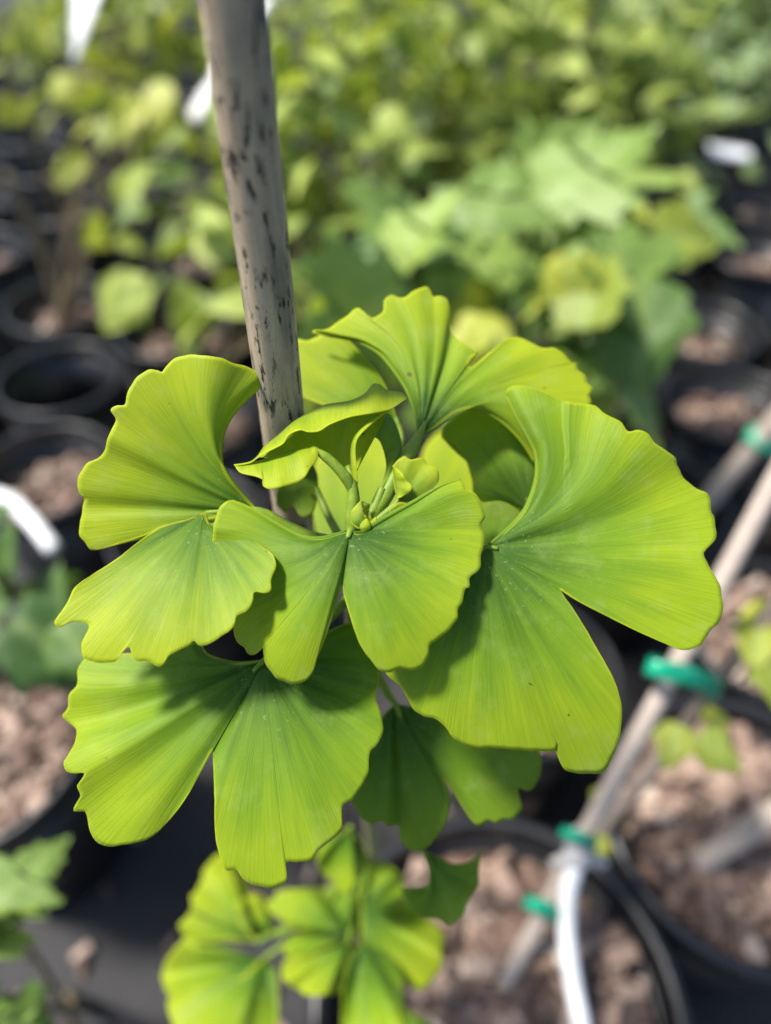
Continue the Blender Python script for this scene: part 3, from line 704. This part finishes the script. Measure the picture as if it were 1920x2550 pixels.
# back leaf, erect
leaf([patch([(1043, 1085), (1040, 1060), (1032, 1022), (1011, 968), (982, 925), (946, 882), (910, 860), (874, 846), (820, 838), (778, 828)],
    [(780, 822), (816, 820), (838, 804), (865, 785), (892, 766), (910, 784), (932, 792), (953, 777), (957, 748), (975, 734), (993, 741), (1011, 738), (1036, 723), (1061, 714), (1072, 723), (1079, 739), (1097, 737), (1113, 743), (1119, 763),
     (1121, 817), (1127, 834), (1160, 858), (1189, 877), (1170, 889), (1163, 910), (1175, 913), (1232, 867), (1266, 841), (1300, 843), (1333, 858), (1357, 867), (1381, 867), (1405, 882), (1424, 903), (1434, 903), (1441, 920), (1460, 937),
     (1463, 954), (1477, 970), (1468, 985), (1472, 1006), (1420, 1070), (1370, 1130), (1345, 1150)],
    [(1043, 1085), (1070, 1072), (1098, 1050), (1136, 1023), (1175, 1015), (1213, 1027), (1261, 1059), (1304, 1107), (1329, 1152)],
    lambda x, y: 213 - 3.2 * y + 0.35 * y * y + 1.6 * np.maximum(x, 0) + 0.15 * x * x, pl=(1.5, 7.0), seed=17, roll=(2.2, 2.4), bead=(0.0007, 0.0011), folds=[(0.345, -1.2, 0.035), (0.395, 3.6, 0.04), (0.30, 0.8, 0.03), (0.62, 1.0, 0.03), (0.20, 1.0, 0.04)])],
    M_LEAF2, [(915, 1305, 205), (965, 1225, 207), (1005, 1150, 210), (1040, 1092, 213), (1060, 1050, 213.6)], (0.0022, 0.0024, 0.0024, 0.0021, 0.0005), label='upright back leaf with a ragged top and dark crease')

# pale leaf behind it, half behind the stake
leaf([patch([(1000, 1085), (960, 960), (900, 880), (850, 830)],
    [(820, 822), (795, 836), (766, 847), (741, 844), (712, 856), (700, 900), (706, 950), (730, 978), (752, 988), (780, 997)],
    [(1000, 1085), (940, 1062), (870, 1036), (806, 1009)],
    lambda x, y: 229 - 1.5 * y + 0.5 * x * x * 0.4, pl=(0.6, 5.0), seed=19, roll=(1.0, 1.0), nt=24)],
    M_LEAF2, [(905, 1320, 207), (960, 1230, 218), (990, 1140, 226), (1000, 1085, 229), (985, 1040, 229.5)], (0.0018, 0.0018, 0.0016, 0.0013, 0.0005), label='pale flat leaf partly behind the stake')

# curled leaf in the middle: funnel, folded-over top and small flap
leaf([ruled([(582, 1157), (622, 1150), (640, 1137), (658, 1112), (694, 1083), (730, 1051), (773, 1026), (809, 1008), (874, 997), (910, 979), (928, 957), (946, 957), (964, 972), (1000, 977), (1013, 988)],
            [(584, 1160), (622, 1153), (642, 1140), (669, 1124), (705, 1105), (719, 1083), (748, 1071), (766, 1076), (795, 1074), (820, 1058), (867, 1040), (903, 1033), (946, 1026), (975, 1018), (1012, 993)],
            [199, 203, 206, 207, 206, 203], [197, 196, 195, 195.5, 197, 201], 1.6, seed=1),
      ruled([(640, 1140), (658, 1116), (694, 1087), (730, 1055), (773, 1030), (809, 1012), (874, 1001), (930, 985), (985, 992)],
            [(700, 1135), (760, 1128), (795, 1134), (824, 1153), (845, 1172), (862, 1190), (874, 1204), (880, 1195), (884, 1180)],
            [203.5, 206, 207, 208, 206], [201, 203, 204, 203, 201], -2.0, seed=2),
      ruled([(985, 992), (946, 1024), (905, 1055), (882, 1085), (874, 1114), (874, 1150), (880, 1195)], [(1000, 1000), (955, 1034), (915, 1066), (892, 1092), (886, 1118), (888, 1160), (892, 1205)], [204, 201, 200, 200], [202, 199, 198, 199], 0.8, n=40, nt=8, seed=3),
      ruled([(582, 1157), (640, 1148), (694, 1130), (730, 1119), (773, 1112), (778, 1106), (790, 1110)], [(584, 1158), (593, 1173), (604, 1180), (640, 1188), (658, 1198), (654, 1209), (672, 1218), (737, 1202), (759, 1188), (773, 1166), (789, 1144), (795, 1116)],
            [198.5, 199, 199.5, 200], [198, 193, 191, 193, 199], 1.2, seed=4)],
    M_LEAF2, [(878, 1335, 203), (877, 1290, 202), (880, 1240, 201.5), (877, 1200, 201.2), (866, 1160, 202.5)], (0.0021, 0.0021, 0.0019, 0.0013, 0.0006), label='curled leaf rolled into a funnel with its top folded over')
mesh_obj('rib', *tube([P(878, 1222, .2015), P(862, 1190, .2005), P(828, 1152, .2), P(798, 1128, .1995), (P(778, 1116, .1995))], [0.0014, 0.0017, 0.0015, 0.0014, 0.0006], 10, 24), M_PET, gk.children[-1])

# dark inner leaf that arches behind the curled one
leaf([ruled([(892, 1078), (925, 1045), (960, 1026), (985, 1055), (1000, 1110), (985, 1165), (955, 1215)], [(900, 1082), (925, 1086), (945, 1098), (957, 1130), (962, 1160), (956, 1190), (948, 1222)], [207, 209, 211, 209, 206], [205, 208, 209, 207, 205], 1.0, n=50, nt=10)],
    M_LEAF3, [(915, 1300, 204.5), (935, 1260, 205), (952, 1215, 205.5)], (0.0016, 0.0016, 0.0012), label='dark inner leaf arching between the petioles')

# small young leaf with a curled side
leaf([patch([(990, 1250), (982, 1215), (979, 1185), (978, 1160)], [(990, 1148), (1007, 1135), (1016, 1141), (1025, 1144), (1040, 1140), (1054, 1141), (1065, 1155), (1080, 1162), (1090, 1172), (1092, 1195)], [(990, 1250), (1020, 1250), (1060, 1232), (1080, 1213)],
        lambda x, y: 204.5 + 0.8 * x - 1.0 * y, pl=(0.5, 6.0), seed=23, roll=(0, 0), nt=16, ds=4),
      ruled([(978, 1160), (981, 1190), (985, 1215), (988, 1240)], [(980, 1160), (1000, 1177), (1011, 1195), (1025, 1209), (1022, 1224), (1004, 1236), (990, 1241)], [204, 203.5, 203.5], [203, 200.5, 200, 202.5], 0.6, n=30, nt=8)],
    M_LEAF2, [(905, 1322, 204), (945, 1292, 204.5), (985, 1255, 204.6), (1000, 1230, 204.6)], (0.0014, 0.0014, 0.0010, 0.0004), label='small young leaf with an inrolled side')

# shaded leaves seen through the ring of petioles
leaf([patch([(1330, 1290), (1270, 1262), (1200, 1250), (1178, 1228)], [(1172, 1184), (1160, 1146), (1136, 1107), (1098, 1086), (1120, 1045), (1175, 1010), (1240, 1000), (1330, 1040), (1390, 1120)], [(1330, 1290), (1370, 1240), (1395, 1180)],
    lambda x, y: 224 - 1.0 * x - 2.5 * y, pl=(1.2, 5.0), seed=29, nt=24)], M_LEAF, [(890, 1370, 210), (1050, 1400, 218), (1200, 1370, 222), (1330, 1290, 224), (1310, 1240, 224.6)], (0.0016, 0.0015, 0.0014, 0.0012, 0.0005), label='shaded leaf behind the arch of the back leaf')
leaf([patch([(1240, 1400), (1205, 1350), (1190, 1300), (1196, 1255)], [(1225, 1248), (1260, 1252), (1300, 1276), (1330, 1300)], [(1240, 1400), (1300, 1380), (1335, 1330)], lambda x, y: 216 - 1.5 * y, pl=(0.5, 5.0), seed=31, nt=14)],
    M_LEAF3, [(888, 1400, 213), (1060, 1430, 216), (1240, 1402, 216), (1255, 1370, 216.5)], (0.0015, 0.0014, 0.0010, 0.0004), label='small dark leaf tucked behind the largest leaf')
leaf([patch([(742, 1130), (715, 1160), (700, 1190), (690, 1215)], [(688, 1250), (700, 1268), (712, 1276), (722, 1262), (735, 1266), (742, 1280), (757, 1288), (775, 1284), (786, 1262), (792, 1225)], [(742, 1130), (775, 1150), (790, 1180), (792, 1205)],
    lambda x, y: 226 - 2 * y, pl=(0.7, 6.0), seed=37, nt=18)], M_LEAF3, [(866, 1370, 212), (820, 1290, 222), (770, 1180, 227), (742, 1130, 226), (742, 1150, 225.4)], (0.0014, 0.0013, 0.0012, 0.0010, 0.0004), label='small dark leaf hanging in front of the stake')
# lower leaves seen blurred through the gaps
leaf([patch([(885, 1430), (830, 1400), (790, 1330), (770, 1230)], [(790, 1140), (840, 1080), (910, 1050), (970, 1075), (1000, 1140)], [(885, 1430), (960, 1360), (1000, 1260)], lambda x, y: 268 - 7 * y, pl=(1.5, 5), seed=41, nt=18)],
    M_LEAF2, [(893, 1600, 247), (892, 1520, 258), (886, 1432, 268), (886, 1400, 270)], (0.0015, 0.0014, 0.0012, 0.0005), label='pale lower leaf seen between the petioles')
leaf([patch([(1000, 1420), (1020, 1300), (1040, 1180)], [(1060, 1110), (1110, 1070), (1170, 1080), (1220, 1130), (1240, 1200)], [(1000, 1420), (1120, 1370), (1200, 1290)], lambda x, y: 272 - 7 * y, pl=(1.5, 5), seed=43, nt=18)],
    M_LEAF2, [(893, 1600, 247), (940, 1510, 262), (1000, 1422, 272), (1014, 1390, 274)], (0.0015, 0.0014, 0.0012, 0.0005), label='pale lower leaf seen through the petiole arch')

# shaded leaves under the whorl
leaf([patch([(985, 1752), (955, 1780), (930, 1830), (905, 1900), (880, 1970)],
    [(878, 2000), (905, 2040), (925, 2052), (950, 2046), (969, 2058), (985, 2054), (996, 2058), (996, 2090), (1010, 2108), (1022, 2120), (1051, 2118), (1080, 2094), (1108, 2051), (1120, 2008), (1116, 1974), (1104, 1931), (1128, 1960), (1147, 1998),
     (1166, 2032), (1190, 2056), (1219, 2044), (1238, 2051), (1257, 2041), (1281, 2039), (1298, 2017), (1298, 1998), (1291, 1964), (1315, 1969), (1334, 1955), (1346, 1921), (1344, 1871), (1320, 1830)],
    [(985, 1752), (1080, 1770), (1180, 1790), (1270, 1805)],
    lambda x, y: 236 - 5.0 * y + 0.9 * y * y + 0.4 * x * x, pl=(2.0, 7.0), seed=47, roll=(1.0, 1.0), folds=[(0.18, 2.25, 0.035), (0.44, 1.5, 0.035)])],
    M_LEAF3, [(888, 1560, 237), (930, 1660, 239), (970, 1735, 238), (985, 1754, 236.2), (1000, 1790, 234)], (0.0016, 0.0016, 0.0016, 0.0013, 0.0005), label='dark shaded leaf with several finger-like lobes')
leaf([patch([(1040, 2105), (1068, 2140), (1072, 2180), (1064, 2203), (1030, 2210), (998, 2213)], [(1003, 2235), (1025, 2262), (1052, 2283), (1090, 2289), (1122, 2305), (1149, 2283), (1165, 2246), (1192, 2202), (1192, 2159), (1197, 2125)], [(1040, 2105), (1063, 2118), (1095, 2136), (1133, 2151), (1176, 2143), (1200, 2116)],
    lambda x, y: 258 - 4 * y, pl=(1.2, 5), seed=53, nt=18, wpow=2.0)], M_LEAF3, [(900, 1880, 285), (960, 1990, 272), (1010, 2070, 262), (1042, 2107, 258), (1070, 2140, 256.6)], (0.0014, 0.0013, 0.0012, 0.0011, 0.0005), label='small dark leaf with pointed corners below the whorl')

# the lower whorl
def low(base, out, d0, gy, mat, seed, gx=0.0, label=None, pl=(4.5, 6.0), q=0.7):
    o = leaf([patch([base, ((base[0] + out[0][0]) / 2, (base[1] + out[0][1]) / 2), out[0]], out[1:-1], [base, ((base[0] + out[-1][0]) / 2, (base[1] + out[-1][1]) / 2), out[-1]],
        lambda x, y: d0 + gy * y + gx * x + q * (x * x + y * y), pl=pl, seed=seed, nt=20, ds=6, roll=(3, 3), scal=4.5, folds=[(0.3, 4, 0.08), (0.62, -6, 0.10), (0.8, 3, 0.07)])], mat,
        [(902, 2130, 385), ((902 + base[0]) / 2, (2200 + base[1]) / 2, 388), (base[0], base[1], d0)], (0.0017, 0.0015, 0.0012), label=label)
    return o
low((640, 2345), [(560, 2335), (490, 2345), (447, 2310), (470, 2275), (490, 2220), (505, 2175), (539, 2130), (575, 2140), (610, 2190), (620, 2220), (590, 2262), (600, 2300)], 378, -6, M_LEAF2, 61, label='blurred lower leaf rising beside the stem')
low((655, 2390), [(600, 2440), (540, 2420), (500, 2400), (470, 2330), (430, 2370), (408, 2410), (410, 2470), (432, 2560), (440, 2650), (560, 2680), (690, 2660), (694, 2560), (690, 2440), (680, 2400)], 382, -16, M_LEAF2, 63, label='largest blurred lower leaf, bright yellow-green')
low((690, 2330), [(640, 2340), (590, 2300), (592, 2260), (620, 2230), (650, 2225), (665, 2250), (680, 2290)], 380, -4, M_LEAF2, 65)
low((872, 2330), [(868, 2354), (810, 2352), (750, 2386), (706, 2370), (728, 2332), (766, 2310), (722, 2305), (676, 2270), (663, 2246), (690, 2222), (780, 2212), (831, 2206), (879, 2224), (884, 2270)], 375, -9, M_LEAF, 67, label='folded green lower leaf in half shade')
low((868, 2350), [(830, 2345), (780, 2370), (706, 2395), (717, 2440), (739, 2468), (782, 2480), (858, 2460), (880, 2400), (878, 2370)], 372, -14, M_LEAF2, 69)
low((905, 2270), [(895, 2230), (930, 2200), (915, 2160), (912, 2127), (955, 2143), (1009, 2192), (1000, 2222), (1060, 2280), (1106, 2332), (1092, 2418), (1047, 2467), (1000, 2440), (950, 2400), (900, 2340)], 372, -10, M_LEAF2, 71, label='blurred bright lower leaf on the bark side')
low((905, 2340), [(870, 2380), (858, 2420), (850, 2560), (856, 2640), (930, 2660), (1000, 2600), (1005, 2480), (990, 2410), (960, 2370)], 366, -18, M_LEAF, 73)
low((872, 2060), [(830, 2082), (790, 2125), (798, 2170), (836, 2205), (863, 2222), (890, 2195), (912, 2165), (912, 2130), (892, 2085)], 330, 6, M_LEAF, 75, label='drooping half-shaded leaf between the two whorls')
low((950, 2480), [(980, 2500), (1060, 2540), (1110, 2600), (1090, 2680), (1020, 2660), (960, 2600)], 400, -14, M_LEAF, 77)

# buds at the tip
def bud(u, v, d, w, h, lean, mat=M_LEAF2):
    c = P(u, v, d / 1000); k = d / 1000 / FPX
    V = []; F = []; nr, nn = 10, 14
    for i in range(nr + 1):
        t = i / nr; rr = w * k * 0.5 * (math.sin(math.pi * min(1, t * 0.93 + 0.04)) ** 0.7) * (1.15 - 0.5 * t)
        for j in range(nn):
            a = 2 * math.pi * j / nn; q = rr * (1 + 0.13 * math.cos(3 * a + 4 * t))
            V.append(c + RT * (q * math.cos(a) + lean * t * h * k) + UP * ((t - 0.5) * h * k) + FW * (q * math.sin(a)))
    for i in range(nr):
        for j in range(nn):
            F.append((i * nn + j, i * nn + (j + 1) % nn, (i + 1) * nn + (j + 1) % nn, (i + 1) * nn + j))
    F.append(tuple(range(nn))[::-1]); F.append(tuple(nr * nn + j for j in range(nn)))
    nv = len(V)
    return mesh_obj('bud', V, F, mat, gk, True, {'ang': np.linspace(0, 3, nv), 'rad': np.linspace(0.5, 0.9, nv), 'edge': np.full(nv, 40.0)})
leaf([patch([(892, 1318), (872, 1300), (874, 1275), (898, 1246)], [(902, 1258), (901, 1270), (907, 1279), (911, 1288)], [(892, 1318), (908, 1308), (913, 1296)], lambda x, y: 200.5 - 1.6 * np.cos(x * 6), pl=(0.15, 4), seed=81, roll=(0.3, 0), nt=12, ds=3),
      ruled([(898, 1246), (910, 1250), (921, 1256), (917, 1274), (923, 1288), (930, 1300)], [(900, 1252), (902, 1264), (902, 1274), (908, 1284), (914, 1296), (912, 1308)], [200, 201, 202, 202, 201], [199.5, 199.3, 199.5, 199.8], -0.6, n=30, nt=8)],
    M_LEAF2, label='tiny unfolding leaf at the growing tip')
leaf([patch([(975, 1285), (968, 1272), (982, 1258)], [(995, 1251), (1012, 1252), (1022, 1258)], [(975, 1285), (1000, 1278), (1020, 1264)], lambda x, y: 202.5 - 1.0 * np.cos(x * 5), pl=(0.15, 4), seed=83, roll=(0.2, 0.2), nt=10, ds=3)], M_LEAF2)
bud(908, 1308, 198.8, 30, 34, 0.15); bud(928, 1300, 200, 20, 26, 0.3); bud(918, 1292, 202, 22, 40, 0.0, M_LEAF)

# ------------------------------------------------------------------ stakes
def cane(pts, r0, r1, mat=M_BAM, name='bamboo_stake', label='', cat='stake', group=None, n=40, samples=160, nodes=(), groove=None, seed=0, parent=None):
    c = cr(pts, samples); ln = np.r_[0, np.cumsum(np.linalg.norm(np.diff(c, axis=0), axis=1))]
    T = c[-1] - c[0]; T /= np.linalg.norm(T)
    N = np.cross(T, [0, 1, 0.0]); N /= np.linalg.norm(N); B = np.cross(T, N)
    r = random.Random(seed); ph = [r.uniform(0, 6.28) for _ in range(6)]
    V = []; F = []; al = []; ar = []
    for i in range(samples):
        t = i / (samples - 1); rr = r0 + (r1 - r0) * t
        for nd in nodes: rr += 0.0007 * math.exp(-((ln[i] - nd) / 0.0025) ** 2)
        for k in range(n):
            a = 2 * math.pi * k / n
            q = rr * (1 + 0.018 * math.sin(2 * a + ph[0]) + 0.010 * math.sin(3 * a + ph[1] + ln[i] * 8) + 0.006 * math.sin(ln[i] * 120 + ph[2] + 2 * a))
            if groove:
                for (ga, gw, gd) in groove:
                    da = math.atan2(math.sin(a - ga), math.cos(a - ga)); q -= gd * math.exp(-(da / gw) ** 2)
            V.append(c[i] + q * (math.cos(a) * N + math.sin(a) * B)); al.append(ln[i]); ar.append(abs(a - math.pi) * rr)
    for i in range(samples - 1):
        for k in range(n): F.append((i * n + k, i * n + (k + 1) % n, (i + 1) * n + (k + 1) % n, (i + 1) * n + k))
    F.append(tuple(range(n))[::-1]); F.append(tuple((samples - 1) * n + k for k in range(n)))
    o = mesh_obj(name, V, F, mat, parent, True, {'along': al, 'around': ar})
    if parent is None: tag(o, label, cat, group)
    return o
a = P(580, 0, 0.142); b = P(689, 922, 0.205); dv = (b - a) / np.linalg.norm(b - a)
top = a - dv * 0.012; bot = a + dv * ((0.15 - a[2]) / dv[2])
cane([bot, top], 0.0072, 0.0067, n=96, samples=360, label='tall weathered bamboo stake with black mould marks behind the ginkgo', nodes=(0.345, 0.505 + 0.145), groove=[(R(-52), 0.05, 0.0007), (R(-128), 0.05, 0.0004)], seed=2)
def leaning(u0, v0, u1, v1, d1, r, label, z0=0.15, ext=1.0, mat=M_CANE, name='bamboo_stake', cat='stake'):
    q0 = G(u0, v0, z0 + 0.05); q1 = P(u1, v1, d1); d = (q1 - q0); q0 = q0 - d / np.linalg.norm(d) * 0.05
    return cane([q0, q0 + (q1 - q0) * ext], r, r * 0.95, mat, name, label, cat, 'canes tied beside the bark pots', n=20, samples=60, nodes=(0.16, 0.33), seed=int(u0))
leaning(1275, 2420, 1905, 1245, 0.42, 0.0062, 'pale slanting cane tied with green tape by the white drip tube', ext=1.15)
leaning(1760, 1250, 1940, 1040, 0.72, 0.0100, 'short dark cane beside the edge of the right ginkgo leaf', z0=0.17, ext=1.1)
leaning(1630, 700, 1770, 550, 0.92, 0.0105, 'grey cane stuck in bark behind the dark green leaf', z0=0.17)
leaning(1770, 2130, 1960, 2010, 0.50, 0.0095, 'thick pale cane stub rising from the bark chips', z0=0.16, ext=1.1)
# sapling tied to the slanting cane
sp0 = G(1440, 2130, 0.20); sp1 = P(1905, 1540, 0.46)
sap = thing('tied_sapling', 'thin grey-barked sapling tied to a slanting cane with green tape', 'sapling', sp0)
mesh_obj('trunk', *tube([sp0 - np.array([0, 0, .03]), sp0 + (sp1 - sp0) * 0.5 + np.array([0.004, 0, 0.004]), sp0 + (sp1 - sp0) * 1.1], [0.0062, 0.0055, 0.0048], 12, 30), M_TRUNK, sap)
rs = random.Random(8)
for (u, v, d, s, m, k) in ((1690, 1810, .45, .034, 'yellow_green_leaf', 0), (1740, 1850, .45, .036, 'yellow_green_leaf', 1), (1760, 1810, .46, .03, 'yellow_green_leaf', 0), (1490, 1965, .5, .018, 'yellow_green_leaf', 1), (1500, 2085, .51, .022, 'yellow_green_leaf', 0),
                           (1890, 1560, .46, .04, 'yellow_green_leaf', 1), (1915, 1640, .45, .045, 'yellow_green_leaf', 0), (1910, 1500, .47, .035, 'yellow_green_leaf', 1)):
    place_leaf(sap, LK[m]['grape'][k], P(u, v, d), s * 0.8, rs.uniform(2, 5), rs.gauss(-.2, .3), rs.gauss(0, .3))
# green tape ties
def tie(u0, v0, d0, u1, v1, d1, wpx, label, half=0.011):
    n = 40; V = []; F = []
    a = np.array([u0, v0], float); b = np.array([u1, v1], float); dirp = (b - a) / np.linalg.norm(b - a); nrm = np.array([-dirp[1], dirp[0]])
    L = np.linalg.norm(b - a); mid = (a + b) / 2
    for i in range(n):
        th = 2 * math.pi * i / n
        for t in np.linspace(-0.5, 0.5, 5):
            p = mid + dirp * (math.cos(th) * L / 2) + nrm * (t * wpx * (1 + 0.15 * math.sin(3 * th)) + 0.08 * wpx * math.sin(2 * th + 1))
            V.append(P(p[0], p[1], (d0 + d1) / 2 + (d1 - d0) / 2 * math.cos(th) + half * math.sin(th) + 0.0006 * math.sin(9 * th + 7 * t)))
    for i in range(n):
        for j in range(4): F.append((i * 5 + j, i * 5 + j + 1, ((i + 1) % n) * 5 + j + 1, ((i + 1) % n) * 5 + j))
    o = mesh_obj('tape_tie', V, F, M_TAPE); solid(o, 0.0008)
    return tag(o, label, 'tape', 'green tape ties on the canes')
tie(1612, 1655, .436, 1795, 1715, .462, 46, 'wide green tape tie joining the slanting cane to the sapling', 0.022)
tie(1308, 2240, .480, 1400, 2288, .482, 34, 'green tape tie low on the pale slanting cane', 0.014)
tie(1398, 2068, .466, 1488, 2104, .468, 26, 'small green tape tie beside the drip tube connector', 0.014)
tie(1862, 1075, .745, 1945, 1120, .745, 45, 'green tape tie on the short dark cane', 0.016)
# drip tube
dt = thing('drip_tube', 'thick white drip tube with a grey connector bending over the ginkgo pot rim', 'tube', G(1430, 2250, 0.2))
mesh_obj('hose', *tube([P(1437, 2140, .47), P(1415, 2230, .475), P(1412, 2330, .475), P(1428, 2450, .47), P(1450, 2560, .46), P(1470, 2680, .45)], 0.0060, 16, 40), M_WHITE, dt)
mesh_obj('connector', *tube([P(1445, 2060, .475), P(1444, 2080, .473), P(1440, 2120, .471), P(1437, 2150, .47)], [0.004, 0.0085, 0.0092, 0.0092], 16, 16), M_GREY, dt)
mesh_obj('barb_wing', *tube([P(1375, 2150, .476), P(1410, 2142, .473), P(1470, 2140, .473), P(1510, 2150, .476)], [0.003, 0.0055, 0.0055, 0.003], 10, 16), M_GREY, dt)
mesh_obj('spike', *tube([P(1440, 2120, .472), G(1435, 2105, 0.20) + np.array([0, 0, -0.05])], [0.003, 0.002], 8, 6), M_GREY, dt)
wt = mesh_obj('white_tube', *tube([G(-60, 1225, .222), G(20, 1245, .228), G(80, 1300, .228), G(135, 1370, .216)], 0.0078, 16, 24), M_WHITE)
tag(wt, 'bent white plastic tube lying over a bark pot rim', 'tube')
# white labels
def label_tag(p0, p1, wd, lab, point=True, face=(0.15, -1.0, 0.35)):
    p0 = np.array(p0); p1 = np.array(p1); ax = p1 - p0; ln = np.linalg.norm(ax); ax /= ln
    sd_ = np.cross(ax, face); sd_ /= np.linalg.norm(sd_); nr = np.cross(sd_, ax)
    prof = [(0, 0.04), (0.25, 0.27), (0.5, 0.5), (0.97, 0.5), (1.0, 0.42)] if point else [(0, 0.4), (0.04, 0.5), (0.5, 0.5), (0.96, 0.5), (1.0, 0.4)]
    V = []; F = []
    for (t, hw) in prof:
        for s in (-1, -0.33, 0.33, 1):
            V.append(p0 + ax * ln * t + sd_ * hw * wd * s + nr * 0.004 * (1 - s * s))
    for i in range(len(prof) - 1):
        for k in range(3): F.append((i * 4 + k, i * 4 + k + 1, (i + 1) * 4 + k + 1, (i + 1) * 4 + k))
    o = mesh_obj('plant_label', V, F, M_WHITE); solid(o, 0.0009)
    return tag(o, lab, 'label', 'white plastic plant labels')
label_tag(P(187, 160, 0.98), P(262, -260, 0.98), 0.105, 'broad white plant label with its point down among the thin saplings', face=(-0.62, -0.50, 0.60))
label_tag(P(478, 300, 1.05), P(690, -60, 1.0), 0.040, 'narrow white plant label leaning behind the weathered stake', False, face=(-0.6, -0.5, 0.6))
label_tag(P(1765, 372, 1.2), P(1868, 386, 1.2), 0.030, 'small white label lying by the blue-green shrub', False, face=(-0.7, -0.15, 0.7))
label_tag(P(890, 545, 1.0), P(975, 555, 1.0), 0.03, 'white label half hidden among the shrub leaves', False)
bs = G(150, 770, 0.18)
o = mesh_obj('bare_stem', *tube([bs - np.array([0, 0, .02]), bs + np.array([0.004, 0.006, 0.10]), bs + np.array([-0.004, 0.0, 0.21])], [0.009, 0.008, 0.006], 10, 16), M_TWIG)
tag(o, 'short bare grey stem standing in a pot of bark', 'stem')
q0 = G(400, 560, 0.18)
cane([q0 - np.array([0, 0, .03]), q0 + np.array([-0.012, 0.01, 0.20])], 0.0095, 0.009, M_CANE, 'bamboo_stake', 'upright grey cane among the thin saplings', 'stake', 'canes tied beside the bark pots', n=18, samples=30, seed=4)
